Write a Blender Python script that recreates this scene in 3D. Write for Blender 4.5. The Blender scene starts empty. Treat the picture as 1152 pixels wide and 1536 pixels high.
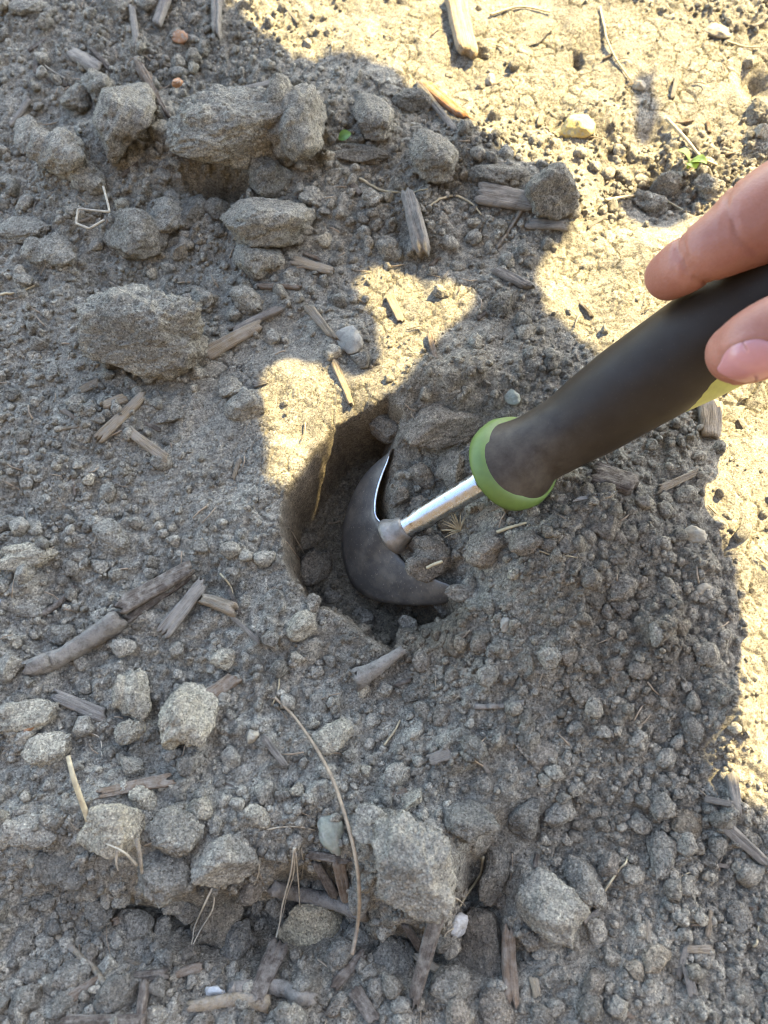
import bpy, bmesh, math, random
import numpy as np
from mathutils import Vector, Matrix, Quaternion

random.seed(11); rng = np.random.default_rng(11)
SC = bpy.context.scene; COL = SC.collection
R = math.radians

# ------------------------------------------------------------------ camera
TILT, DIST, FPX = R(20), 0.345, 1205.0          # tilt from straight down, metres to the ground, focal length in photo pixels
CAM = Vector((0, -DIST*math.sin(TILT), DIST*math.cos(TILT)))
RIGHT = Vector((1, 0, 0)); UP = Vector((0, math.cos(TILT), math.sin(TILT))); FWD = Vector((0, math.sin(TILT), -math.cos(TILT)))
cd = bpy.data.cameras.new('camera'); cam = bpy.data.objects.new('camera', cd); COL.objects.link(cam)
cam.location = CAM; cam.rotation_euler = (TILT, 0, 0)
cd.sensor_fit = 'VERTICAL'; cd.sensor_height = 36; cd.lens = 36*FPX/1536
cd.clip_start = 0.01; cd.clip_end = 100
cd.dof.use_dof = True; cd.dof.focus_distance = 0.335; cd.dof.aperture_fstop = 9.5
SC.camera = cam

# ------------------------------------------------------------------ sky, sun, exposure
SUN_AZ, SUN_EL = R(46), R(43)
SUN = Vector((math.cos(SUN_EL)*math.cos(SUN_AZ), math.cos(SUN_EL)*math.sin(SUN_AZ), math.sin(SUN_EL)))
w = bpy.data.worlds.new('World'); SC.world = w; w.use_nodes = True
nt = w.node_tree; nt.nodes.clear()
sky = nt.nodes.new('ShaderNodeTexSky'); sky.sky_type = 'NISHITA'; sky.sun_disc = False
sky.sun_elevation = SUN_EL; sky.sun_rotation = R(90) - SUN_AZ
bg = nt.nodes.new('ShaderNodeBackground'); bg.inputs['Strength'].default_value = 0.15
out = nt.nodes.new('ShaderNodeOutputWorld')
nt.links.new(sky.outputs['Color'], bg.inputs['Color']); nt.links.new(bg.outputs['Background'], out.inputs['Surface'])
sl = bpy.data.lights.new('sun', 'SUN'); sl.energy = 3.55; sl.angle = R(0.53); sl.color = (1.0, 0.85, 0.47)
so = bpy.data.objects.new('sun', sl); COL.objects.link(so); so.rotation_euler = SUN.to_track_quat('Z', 'Y').to_euler()
so.location = SUN*5
SC.view_settings.view_transform = 'Standard'; SC.view_settings.look = 'None'
SC.view_settings.gamma = 1; SC.view_settings.use_curve_mapping = False
SC.view_settings.exposure = 3.12
SC.view_settings.use_white_balance = True; SC.view_settings.white_balance_temperature = 6800   # the camera balances for open shade
SC.cycles.filter_width = 1.0

# ------------------------------------------------------------------ helpers: pixels of the photo to points of the place
def at(px, py, z=0.0):
    d = FWD*FPX + RIGHT*(px-576) - UP*(py-768)
    return CAM + d*((z-CAM.z)/d.z)
def scale_at(p):                                  # photo pixels per metre at a point
    return FPX/((Vector(p)-CAM).dot(FWD))

def h2(ix, iy, s):
    n = (ix.astype(np.int64)*374761393 + iy.astype(np.int64)*668265263 + s*974634257) & 0xffffffff
    n = ((n ^ (n >> 13))*1274126177) & 0xffffffff
    return ((n ^ (n >> 16)) & 0xffffff)/float(0xffffff)
def vnoise2(x, y, s=0):
    ix = np.floor(x); iy = np.floor(y); fx = x-ix; fy = y-iy
    fx = fx*fx*fx*(fx*(fx*6-15)+10); fy = fy*fy*fy*(fy*(fy*6-15)+10)
    a = h2(ix, iy, s); b = h2(ix+1, iy, s); c = h2(ix, iy+1, s); d = h2(ix+1, iy+1, s)
    return (a*(1-fx)+b*fx)*(1-fy) + (c*(1-fx)+d*fx)*fy - 0.5
def fbm2(x, y, oct=4, s=0):
    r = 0; a = 1
    for k in range(oct):
        r = r + a*vnoise2(x + 17.3*k, y - 9.1*k, s+k); x = x*2.03; y = y*2.03; a *= 0.5
    return r
def h3(ix, iy, iz, s):
    n = (ix.astype(np.int64)*374761393 + iy.astype(np.int64)*668265263 + iz.astype(np.int64)*2147483647 + s*974634257) & 0xffffffff
    n = ((n ^ (n >> 13))*1274126177) & 0xffffffff
    return ((n ^ (n >> 16)) & 0xffffff)/float(0xffffff)
def vnoise3(p, s=0):
    i = np.floor(p); f = p-i; f = f*f*(3-2*f); r = 0
    for dx in (0, 1):
        for dy in (0, 1):
            for dz in (0, 1):
                wgt = (f[:, 0] if dx else 1-f[:, 0])*(f[:, 1] if dy else 1-f[:, 1])*(f[:, 2] if dz else 1-f[:, 2])
                r = r + wgt*h3(i[:, 0]+dx, i[:, 1]+dy, i[:, 2]+dz, s)
    return r-0.5
def fbm3(p, oct=3, s=0):
    r = 0; a = 1
    for k in range(oct):
        r = r + a*vnoise3(p+31.7*k, s+k); p = p*2.03; a *= 0.5
    return r
def caps(x, y, cell, prob, s):                    # half-buried rounded crumbs: the highest spherical cap over each point
    gx = np.floor(x/cell); gy = np.floor(y/cell); best = np.zeros_like(x); tid = np.zeros_like(x)
    for dx in (-1, 0, 1):
        for dy in (-1, 0, 1):
            cx = gx+dx; cy = gy+dy
            px = (cx+h2(cx, cy, s))*cell; py = (cy+h2(cx, cy, s+1))*cell
            rr = cell*(0.30+0.42*h2(cx, cy, s+2)); on = h2(cx, cy, s+3) < prob
            el = 0.7+0.6*h2(cx, cy, s+4)
            d2 = ((x-px)*el)**2 + ((y-py)/el)**2
            tx = h2(cx, cy, s+7)-.5; ty = h2(cx, cy, s+8)-.5
            v = np.minimum(np.sqrt(np.maximum(rr*rr-d2, 0)), (.62*rr + .9*(tx*(x-px)+ty*(y-py))).clip(0))*on*(0.6+0.6*h2(cx, cy, s+5))
            tid = np.where(v > best, h2(cx, cy, s+6)-.5, tid); best = np.maximum(best, v)
    return best, tid
def cracks(x, y, cell, s):                        # distance to the nearest border between two cells
    gx = np.floor(x/cell); gy = np.floor(y/cell); f1 = np.full_like(x, 9.); f2 = np.full_like(x, 9.)
    for dx in (-1, 0, 1):
        for dy in (-1, 0, 1):
            cx = gx+dx; cy = gy+dy
            d = np.hypot(x-(cx+h2(cx, cy, s))*cell, y-(cy+h2(cx, cy, s+1))*cell)
            f2 = np.where(d < f1, f1, np.minimum(f2, d)); f1 = np.minimum(f1, d)
    return f2-f1
def sstep(a, b, t):
    t = np.clip((t-a)/(b-a), 0, 1); return t*t*(3-2*t)

def mesh_from(name, V, F, mat=None, smooth=True, n=4):
    V = np.asarray(V, dtype=np.float32).reshape(-1, 3); F = np.asarray(F, dtype=np.int32).reshape(-1, n)
    me = bpy.data.meshes.new(name)
    me.vertices.add(len(V)); me.vertices.foreach_set('co', V.ravel())
    me.loops.add(F.size); me.loops.foreach_set('vertex_index', F.ravel())
    me.polygons.add(len(F)); me.polygons.foreach_set('loop_start', np.arange(0, F.size, n, dtype=np.int32))
    me.update(calc_edges=True)
    me.polygons.foreach_set('use_smooth', np.full(len(F), smooth, dtype=bool))
    if mat: me.materials.append(mat)
    return me
def link(name, data, parent=None, **props):
    o = bpy.data.objects.new(name, data); COL.objects.link(o)
    if parent: o.parent = parent
    for k, v in props.items(): o[k] = v
    return o

# ------------------------------------------------------------------ materials
class NT:
    def __init__(s, name):
        s.m = bpy.data.materials.new(name); s.m.use_nodes = True; s.t = s.m.node_tree
        s.b = s.t.nodes['Principled BSDF']
    def n(s, typ, **kw):
        nd = s.t.nodes.new(typ)
        for k, v in kw.items(): setattr(nd, k, v)
        return nd
    def l(s, a, b): s.t.links.new(a, b)
    def noise(s, vec, scale, detail=3, rough=0.6):
        nd = s.n('ShaderNodeTexNoise'); nd.inputs['Scale'].default_value = scale
        nd.inputs['Detail'].default_value = detail; nd.inputs['Roughness'].default_value = rough
        if vec is not None: s.l(vec, nd.inputs['Vector'])
        return nd.outputs['Fac']
    def ramp(s, fac, stops):
        nd = s.n('ShaderNodeValToRGB'); e = nd.color_ramp.elements
        e[0].position, e[0].color = stops[0][0], (*stops[0][1], 1); e[1].position, e[1].color = stops[1][0], (*stops[1][1], 1)
        for p, c in stops[2:]:
            k = e.new(p); k.color = (*c, 1)
        s.l(fac, nd.inputs['Fac']); return nd.outputs['Color']
    def mix(s, fac, a, b, mode='MIX'):
        nd = s.n('ShaderNodeMix', data_type='RGBA', blend_type=mode)
        if isinstance(fac, (int, float)): nd.inputs[0].default_value = fac
        else: s.l(fac, nd.inputs[0])
        for k, v in ((6, a), (7, b)):
            if isinstance(v, tuple): nd.inputs[k].default_value = (*v, 1)
            else: s.l(v, nd.inputs[k])
        return nd.outputs[2]
    def bump(s, h, strength, dist, prev=None):
        nd = s.n('ShaderNodeBump'); nd.inputs['Strength'].default_value = strength; nd.inputs['Distance'].default_value = dist
        s.l(h, nd.inputs['Height'])
        if prev is not None: s.l(prev, nd.inputs['Normal'])
        return nd.outputs['Normal']

def soil_material():
    t = NT('dry_soil'); t.b.inputs['Roughness'].default_value = 0.97; t.b.inputs['Specular IOR Level'].default_value = 0.12
    geo = t.n('ShaderNodeNewGeometry'); pos = geo.outputs['Position']
    oi = t.n('ShaderNodeObjectInfo')
    c = oi.outputs['Color']
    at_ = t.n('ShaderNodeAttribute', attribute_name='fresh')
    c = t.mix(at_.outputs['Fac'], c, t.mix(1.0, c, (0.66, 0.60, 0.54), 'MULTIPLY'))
    tone = t.n('ShaderNodeAttribute', attribute_name='tone')
    ad = t.n('ShaderNodeMath', operation='ADD'); ad.inputs[1].default_value = 1.0; t.l(tone.outputs['Fac'], ad.inputs[0])
    c = t.mix(1.0, c, ad.outputs[0], 'MULTIPLY')
    big = t.ramp(t.noise(pos, 38, 5, 0.6), [(0.3, (0.74, 0.74, 0.74)), (0.7, (1.22, 1.21, 1.18))])
    c = t.mix(1.0, c, big, 'MULTIPLY')
    mid = t.ramp(t.noise(pos, 240, 4, 0.7), [(0.28, (0.68, 0.68, 0.69)), (0.72, (1.34, 1.32, 1.27))])
    c = t.mix(1.0, c, mid, 'MULTIPLY')
    v = t.n('ShaderNodeTexVoronoi'); v.inputs['Scale'].default_value = 1500; t.l(pos, v.inputs['Vector'])
    gr = t.ramp(v.outputs['Color'], [(0.08, (0.64, 0.63, 0.62)), (0.92, (1.40, 1.38, 1.35)), (0.5, (0.97, 0.97, 0.97))])
    c = t.mix(0.9, c, gr, 'MULTIPLY')
    sp = t.ramp(t.noise(pos, 820, 4, 0.8), [(0.30, (0.66, 0.65, 0.64)), (0.72, (1.36, 1.36, 1.33)), (0.5, (1, 1, 1))])
    c = t.mix(0.9, c, sp, 'MULTIPLY')
    pit = t.ramp(t.noise(pos, 1050, 3, 0.7), [(0.34, (0.42, 0.40, 0.38)), (0.44, (1, 1, 1)), (0.60, (1, 1, 1)), (0.68, (1.5, 1.5, 1.46))])
    c = t.mix(1.0, c, pit, 'MULTIPLY')
    t.l(c, t.b.inputs['Base Color'])
    b = t.bump(t.noise(pos, 420, 5, 0.75), 0.9, 0.0026)
    b = t.bump(t.noise(pos, 1300, 3, 0.75), 0.9, 0.0010, b)
    t.l(b, t.b.inputs['Normal'])
    return t.m
def wood_material():
    t = NT('weathered_wood'); t.b.inputs['Roughness'].default_value = 0.85; t.b.inputs['Specular IOR Level'].default_value = 0.2
    tc = t.n('ShaderNodeTexCoord'); mp = t.n('ShaderNodeMapping'); mp.inputs['Scale'].default_value = (1.2, 14, 7)
    oi = t.n('ShaderNodeObjectInfo'); t.l(tc.outputs['Object'], mp.inputs['Vector'])
    off = t.n('ShaderNodeVectorMath', operation='ADD'); t.l(mp.outputs['Vector'], off.inputs[0])
    cmb = t.n('ShaderNodeCombineXYZ'); mul = t.n('ShaderNodeMath', operation='MULTIPLY'); mul.inputs[1].default_value = 90
    t.l(oi.outputs['Random'], mul.inputs[0]); t.l(mul.outputs[0], cmb.inputs[0]); t.l(mul.outputs[0], cmb.inputs[1]); t.l(cmb.outputs[0], off.inputs[1])
    g = t.noise(off.outputs[0], 1.0, 4, 0.65)
    c = t.mix(1.0, oi.outputs['Color'], t.ramp(g, [(0.3, (0.45, 0.42, 0.40)), (0.68, (1.35, 1.32, 1.28))]), 'MULTIPLY')
    geo = t.n('ShaderNodeNewGeometry')
    dust = t.ramp(t.noise(geo.outputs['Position'], 260, 4, 0.7), [(0.42, (0, 0, 0)), (0.66, (1, 1, 1))])
    c = t.mix(t.mix(1.0, dust, (0.75, 0.75, 0.75), 'MULTIPLY'), c, (0.30, 0.255, 0.20))
    t.l(c, t.b.inputs['Base Color'])
    b = t.bump(g, 0.9, 0.0012); b = t.bump(t.noise(geo.outputs['Position'], 1200, 3), 0.4, 0.0005, b)
    t.l(b, t.b.inputs['Normal']); return t.m
def bark_material():
    t = NT('dusty_bark'); t.b.inputs['Roughness'].default_value = 0.9; t.b.inputs['Specular IOR Level'].default_value = 0.15
    oi = t.n('ShaderNodeObjectInfo'); p = t.n('ShaderNodeNewGeometry').outputs['Position']
    c = t.mix(1.0, oi.outputs['Color'], t.ramp(t.noise(p, 330, 5, .75), [(0.3, (0.5, 0.48, 0.46)), (0.7, (1.4, 1.38, 1.34))]), 'MULTIPLY')
    dust = t.ramp(t.noise(p, 210, 5, .75), [(0.44, (0, 0, 0)), (0.60, (.8, .8, .8))])
    c = t.mix(dust, c, (0.29, 0.25, 0.20)); t.l(c, t.b.inputs['Base Color'])
    b = t.bump(t.noise(p, 480, 5, .75), 0.9, 0.0020); b = t.bump(t.noise(p, 1500, 3, .7), 0.7, 0.0007, b); t.l(b, t.b.inputs['Normal'])
    return t.m
def fibre_material():
    t = NT('dry_fibre'); t.b.inputs['Roughness'].default_value = 0.7
    oi = t.n('ShaderNodeObjectInfo'); geo = t.n('ShaderNodeNewGeometry')
    t.l(t.mix(1.0, oi.outputs['Color'], t.ramp(t.noise(geo.outputs['Position'], 330, 3), [(0.3, (0.65, 0.62, 0.6)), (0.7, (1.25, 1.25, 1.2))]), 'MULTIPLY'), t.b.inputs['Base Color'])
    t.l(t.bump(t.noise(geo.outputs['Position'], 1300, 3), 0.4, 0.0004), t.b.inputs['Normal'])
    return t.m
def stone_material():
    t = NT('stone'); t.b.inputs['Roughness'].default_value = 0.8
    oi = t.n('ShaderNodeObjectInfo'); geo = t.n('ShaderNodeNewGeometry'); p = geo.outputs['Position']
    c = t.mix(1.0, oi.outputs['Color'], t.ramp(t.noise(p, 200, 5, 0.7), [(0.3, (0.50, 0.50, 0.51)), (0.7, (1.0, 0.98, 0.94))]), 'MULTIPLY')
    dust = t.ramp(t.noise(p, 420, 4, 0.7), [(0.52, (0, 0, 0)), (0.64, (0.8, 0.8, 0.8))])
    c = t.mix(dust, c, (0.27, 0.245, 0.195))
    t.l(c, t.b.inputs['Base Color']); t.l(t.bump(t.noise(p, 700, 4, 0.7), 0.5, 0.0009), t.b.inputs['Normal'])
    return t.m
SOIL, WOOD, FIBRE, STONE, DUSTY = soil_material(), wood_material(), fibre_material(), stone_material(), bark_material()
def plain(name, col, rough=0.5, metal=0.0, var=0.25, nscale=300, bump=0.2, bd=0.0003, **kw):
    t = NT(name); t.b.inputs['Roughness'].default_value = rough; t.b.inputs['Metallic'].default_value = metal
    tc = t.n('ShaderNodeNewGeometry'); p = tc.outputs['Position']
    t.l(t.mix(1.0, col, t.ramp(t.noise(p, nscale, 4), [(0.3, (1-var,)*3), (0.7, (1+var,)*3)]), 'MULTIPLY'), t.b.inputs['Base Color'])
    t.l(t.bump(t.noise(p, nscale*3, 3), bump, bd), t.b.inputs['Normal'])
    for k, v in kw.items(): t.b.inputs[k].default_value = v
    return t.m

# colours of dry things (object colours, linear albedo)
TINT = {'n': (0.280, 0.253, 0.204), 'p': (0.365, 0.322, 0.245), 'd': (0.200, 0.181, 0.148), 'b': (0.27, 0.225, 0.165),
        'f': (0.220, 0.188, 0.147), 'g': (0.27, 0.27, 0.20), 'w': (0.52, 0.51, 0.47), 'c': (0.36, 0.30, 0.205), 'y': (0.50, 0.38, 0.14),
        'wg': (0.22, 0.195, 0.16), 'wd': (0.105, 0.083, 0.064), 'wb': (0.19, 0.135, 0.09), 'wt': (0.285, 0.225, 0.15), 'wo': (0.40, 0.19, 0.08),
        's': (0.36, 0.29, 0.175), 'r': (0.27, 0.20, 0.13), 'rp': (0.33, 0.28, 0.205), 'bl': (0.185, 0.165, 0.14)}
def tint(o, k, j=0.10):
    c = TINT[k]; f = 1+random.uniform(-j, j); o.color = (c[0]*f, c[1]*f, c[2]*f, 1)

# ------------------------------------------------------------------ the ground
HOLE = [(588, 606), (540, 622), (503, 641), (478, 672), (455, 708), (428, 742), (419, 790), (426, 842), (446, 884), (484, 918), (530, 948), (585, 985), (650, 980),
        (704, 945), (708, 912), (684, 888), (640, 858), (614, 832), (606, 805), (594, 775), (588, 735), (592, 700), (598, 668), (612, 630)]
PIT = [(130, 1335), (250, 1352), (320, 1335), (395, 1322), (440, 1282), (520, 1298), (572, 1385), (668, 1398), (692, 1292), (740, 1268), (785, 1310), (780, 1400), (835, 1425),
       (770, 1475), (640, 1495), (500, 1445), (380, 1475), (250, 1440), (150, 1400)]
PIT2 = [(272, 258), (330, 264), (372, 262), (376, 286), (340, 300), (292, 292)]
HW = [at(x, y) for x, y in HOLE]
MOUND = [ # photo pixel centre, radii in pixels, height in mm
    (880, 930, 230, 190, 14), (760, 860, 90, 60, 4), (650, 580, 95, 50, 13), (720, 520, 120, 80, 5), (900, 780, 120, 60, 5),
    (430, 930, 90, 60, 4), (350, 560, 200, 130, 3), (370, 210, 170, 90, 9), (180, 220, 120, 90, 5), (820, 290, 90, 60, 7),
    (260, 1230, 260, 70, 12), (610, 1290, 110, 110, 12), (480, 1130, 300, 60, 4), (700, 230, 110, 60, 5),
    (330, 275, 70, 28, -12), (180, 420, 60, 18, -4), (215, 585, 90, 16, -4), (20, 1400, 110, 90, -10),
    (400, 1410, 250, 75, -9), (540, 1480, 160, 60, -6), (200, 1420, 160, 60, -8), (645, 775, 62, 85, -9), (672, 868, 60, 45, -15),
    (980, 1500, 220, 80, 4), (870, 80, 9, 14, -6), (1140, 120, 25, 30, -10), (1000, 290, 70, 45, -6), (900, 1260, 160, 70, -3),
    (985, 200, 18, 40, -5), (840, 195, 12, 20, -5), (310, 880, 90, 60, -3), (600, 905, 70, 40, -3), (1090, 1080, 40, 60, 6)]
def hole_depth(x, y, HW=HW, wf=None):
    n = len(HW); dmin = np.full_like(x, 9.0); inside = np.zeros(x.shape, bool); wdt = np.full_like(x, 0.01)
    for i in range(n):
        a, b = HW[i], HW[(i+1) % n]
        ex, ey = b.x-a.x, b.y-a.y
        t = np.clip(((x-a.x)*ex+(y-a.y)*ey)/(ex*ex+ey*ey), 0, 1)
        d = np.hypot(x-a.x-t*ex, y-a.y-t*ey)
        wi = wf if wf else 0.006 if i < 9 else (0.014 if i < 11 else (0.034 if i < 14 else 0.013))
        wdt = np.where(d < dmin, wi, wdt); dmin = np.minimum(dmin, d)
        cr = ((a.y > y) != (b.y > y)) & (x < (b.x-a.x)*(y-a.y)/((b.y-a.y) if abs(b.y-a.y) > 1e-9 else 1e-9)+a.x)
        inside ^= cr
    return np.where(inside, dmin, -dmin), wdt
def ground_height(x, y, fine=True):
    wx = x + 0.0040*fbm2(x*60, y*60, 3, 5); wy = y + 0.0040*fbm2(x*60+40, y*60, 3, 6)
    h = 0.008*fbm2(x*9, y*9, 4, 1) + 0.004*fbm2(x*45, y*45, 3, 2)
    for cx, cy, rx, ry, mm in MOUND:
        c = at(cx, cy); s = scale_at(c)
        h = h + mm*1e-3*np.exp(-(((wx-c.x)*s/rx)**2 + ((wy-c.y)*s/ry)**2))
    near = (np.abs(x) < 0.3) & (np.abs(y) < 0.42)
    sd, wd = hole_depth(wx + 0.5*(x-wx), wy + 0.5*(y-wy))
    k = sstep(0, 1, sd/wd)
    h = h*(1-0.5*k) - 0.043*k
    for P_, dep, wf in ((PIT, 0.019, 0.012), (PIT2, 0.022, 0.008)):
        sp_, wp_ = hole_depth(wx, wy, [at(a_, b_) for a_, b_ in P_], wf)
        h = h - dep*sstep(-0.2, 1, sp_/wp_)
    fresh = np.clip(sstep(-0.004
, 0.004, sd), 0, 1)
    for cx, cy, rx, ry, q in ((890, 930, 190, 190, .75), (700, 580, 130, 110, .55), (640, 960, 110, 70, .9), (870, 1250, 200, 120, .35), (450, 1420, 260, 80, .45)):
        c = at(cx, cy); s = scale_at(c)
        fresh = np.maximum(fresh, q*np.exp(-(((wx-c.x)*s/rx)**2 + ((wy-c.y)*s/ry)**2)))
    if fine:
        c = at(460, 640); s = scale_at(c)                                  # smoother crusted soil left and where the sun falls
        crust = np.exp(-(((wx-c.x)*s/190)**2 + ((wy-c.y)*s/190)**2)*0.8)
        for ux, uy, ru, rv in ((760, 60, 330, 170), (930, 420, 150, 150), (640, 460, 110, 80), (1060, 110, 170, 120), (1140, 960, 55, 260)):
            c = at(ux, uy); s = scale_at(c)
            crust = np.maximum(crust, np.exp(-(((wx-c.x)*s/ru)**2 + ((wy-c.y)*s/rv)**2)))
        c = at(1120, 560); s = scale_at(c)
        crust = np.maximum(crust, np.exp(-(((wx-c.x)*s/110)**2 + ((wy-c.y)*s/230)**2)))
        crust = np.clip(1.7*crust - .15 + 0.4*fbm2(x*40, y*40, 3, 77), 0, 1)*near
        loose = (1-0.93*crust)*np.clip(0.78 + 1.1*fbm2(x*24+3, y*24, 3, 91), 0.15, 1.15)
        ux_ = 0.0022*fbm2(x*190, y*190, 2, 17); uy_ = 0.0022*fbm2(x*190+7, y*190, 2, 18); wx = wx+ux_; wy = wy+uy_
        a1, t1 = caps(wx, wy, 0.014, 0.30, 21); a2, t2 = caps(wx+.3, wy, 0.0075, 0.5, 31); a = a1*0.55 + a2*0.8
        jx = 0.0013*fbm2(x*420, y*420, 2, 15); jy = 0.0013*fbm2(x*420+7, y*420, 2, 16)
        b, t3 = caps(x+.1+jx, y+jy, 0.0042, 0.68, 41); q, t4 = caps(x+.7+.6*jx, y+.6*jy, 0.0024, 0.75, 51); b = b*.9; q = q*.9
        tone = (0.35*t2*(a2 > 0) + 0.45*t3*(b > .0005) + 0.35*t4*(q > .0003))*(0.45+0.55*loose)
        h = h + np.maximum(a, b*0.9)*loose + q*(0.18+0.82*loose) + 0.0014*(0.25+0.75*loose)*fbm2(x*320, y*320, 3, 9)
        cx_ = x+0.0016*fbm2(x*170, y*170, 3, 61); cy_ = y+0.0016*fbm2(x*170+9, y*170, 3, 62)
        cr = cracks(cx_, cy_, 0.0088, 71); h = h - 0.0017*(1-sstep(0, 0.0009, cr))*(0.2+0.8*crust)*near*sstep(-.25, .3, fbm2(x*55, y*55, 2, 95))
        cr = cracks(cx_+.2, cy_, 0.0042, 81); h = h - 0.0009*(1-sstep(0, 0.0008, cr))*crust*near*sstep(-.2, .3, fbm2(x*75+5, y*75, 2, 96))
        pl = h2(np.floor(cx_/0.0088), np.floor(cy_/0.0088), 5)
    return (h, fresh, tone, crust) if fine else (h, fresh)
def axis(lo, hi, step, far):
    a = list(np.arange(lo, hi+step*0.5, step)); d = step
    l, r = [lo], [hi]
    while r[-1] < far: d *= 1.22; r.append(r[-1]+d)
    d = step
    while l[-1] > -far: d *= 1.22; l.append(l[-1]-d)
    return np.array(l[:0:-1] + a + r[1:])
GS = 0.00075; X0, X1, Y0, Y1 = -0.255, 0.255, -0.225, 0.345
xs = axis(X0, X1, GS, 4.0); ys = axis(Y0, Y1, GS, 4.0)
GX, GY = np.meshgrid(xs, ys)
GH, GFR, GTN, GCR = ground_height(GX, GY)
ny, nx = GX.shape
idx = np.arange(nx*ny).reshape(ny, nx)
F = np.stack([idx[:-1, :-1], idx[:-1, 1:], idx[1:, 1:], idx[1:, :-1]], -1).reshape(-1, 4)
me = mesh_from('ground', np.stack([GX, GY, GH], -1), F, SOIL)
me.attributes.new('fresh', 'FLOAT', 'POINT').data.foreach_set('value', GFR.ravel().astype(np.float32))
me.attributes.new('tone', 'FLOAT', 'POINT').data.foreach_set('value', GTN.ravel().astype(np.float32))
ground = link('ground', me, kind='structure', label='dry grey crumbly garden soil with a dug hole'); ground.color = (*TINT['n'], 1)
def gz(x, y):                                     # ground height by bilinear lookup
    x = np.atleast_1d(np.asarray(x, float)); y = np.atleast_1d(np.asarray(y, float))
    i = np.clip(np.searchsorted(xs, x)-1, 0, nx-2); j = np.clip(np.searchsorted(ys, y)-1, 0, ny-2)
    fx = (x-xs[i])/(xs[i+1]-xs[i]); fy = (y-ys[j])/(ys[j+1]-ys[j])
    return (GH[j, i]*(1-fx)+GH[j, i+1]*fx)*(1-fy) + (GH[j+1, i]*(1-fx)+GH[j+1, i+1]*fx)*fy
def frs(x, y):
    i = np.clip(np.searchsorted(xs, x), 0, nx-1); j = np.clip(np.searchsorted(ys, y), 0, ny-1); return GFR[j, i]
def crs(x, y):
    i = np.clip(np.searchsorted(xs, x), 0, nx-1); j = np.clip(np.searchsorted(ys, y), 0, ny-1); return GCR[j, i]
def on_ground(px, py, lift=0.0):                  # the ground point a pixel of the photo shows (lift metres above it)
    z = 0.0
    for _ in range(8):
        p = at(px, py, z); z = 0.5*z + 0.5*(float(gz(p.x, p.y)[0])+lift)
    return at(px, py, z)

# ------------------------------------------------------------------ clod and crumb shapes
def ico(sub):
    bm = bmesh.new(); bmesh.ops.create_icosphere(bm, subdivisions=sub, radius=1)
    V = np.array([v.co[:] for v in bm.verts]); F = np.array([[v.index for v in f.verts] for f in bm.faces]); bm.free()
    return V/np.linalg.norm(V, axis=1)[:, None], F
ICO = {s: ico(s) for s in (1, 2, 3, 4, 5, 6)}
def clod_shape(sub, seed, angular=0.5, rough=1.0, lumps=True):
    V, F = ICO[sub]; g = np.random.default_rng(seed)
    o = g.uniform(0, 90, 3)
    r = np.full(len(V), 0.55)
    if not lumps: r = 1 + 0.5*fbm3(V*0.9+o, 2, seed)
    for _ in range(int(g.integers(7, 13)) if lumps else 0):
        c_ = g.normal(size=3); c_ *= g.uniform(.25, .62)/np.linalg.norm(c_); rho = g.uniform(.30, .58)
        b_ = V@c_; disc = b_*b_ - c_@c_ + rho*rho
        r = np.maximum(r, np.where(disc > 0, b_+np.sqrt(np.maximum(disc, 0)), 0))
    r = r*(1 + 0.22*fbm3(V*1.6+o, 3, seed)); r = r/np.percentile(r, 85)
    for _ in range(int(4+7*angular)):
        nrm = g.normal(size=3); nrm /= np.linalg.norm(nrm); d = g.uniform(0.58, 0.95) if lumps else g.uniform(0.50, 0.84)
        c = V@nrm; lim = np.where(c > 0.05, d/np.maximum(c, 0.05), 9)
        k = 26.0; r = -np.log(np.exp(-k*r)+np.exp(-k*np.minimum(lim, 3)))/k
    P = V*r[:, None]
    r2 = 0.19*fbm3(P*2.6+o, 3, seed+3)
    if sub >= 3:
        rg = np.abs(vnoise3(P*5.5+o, seed+7)); r2 = r2 - 0.22*(0.22-rg).clip(0)*rough
        r2 = r2 + 0.085*rough*fbm3(P*8+o, 2, seed+9)
    if sub >= 4: r2 = r2 + 0.085*rough*(np.abs(fbm3(P*17+o, 2, seed+13)))*1.3
    if sub >= 5: r2 = r2 + 0.055*rough*np.abs(vnoise3(P*38+o, seed+17))*1.6
    if sub >= 6: r2 = r2 + 0.034*rough*np.abs(vnoise3(P*75+o, seed+19))*1.6
    P = P*(1+r2)[:, None]
    P = P - (P.max(0)+P.min(0))/2; P = P/((P.max(0)-P.min(0))/2)
    return P, F
CLODS = {}
def clod_mesh(kind, k):
    key = (kind, k)
    if key not in CLODS:
        sub = {'s': 4, 'm': 5, 'l': 5, 'x': 6}[kind]
        P, F = clod_shape(sub, 100+37*k+{'s': 0, 'm': 7, 'l': 13, 'x': 17}[kind], angular=1.0 if k % 3 else (k % 4)/3.0, rough=1.0, lumps=(k % 3 == 0))
        CLODS[key] = mesh_from('clod_'+kind, P, F, SOIL, True, 3)
    return CLODS[key]
STONES = {}
def stone_mesh(k):
    if k not in STONES:
        P, F = clod_shape(4, 900+k, angular=0.9, rough=0.7, lumps=False); STONES[k] = mesh_from('stone', P, F, STONE, True, 3)
    return STONES[k]

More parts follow.
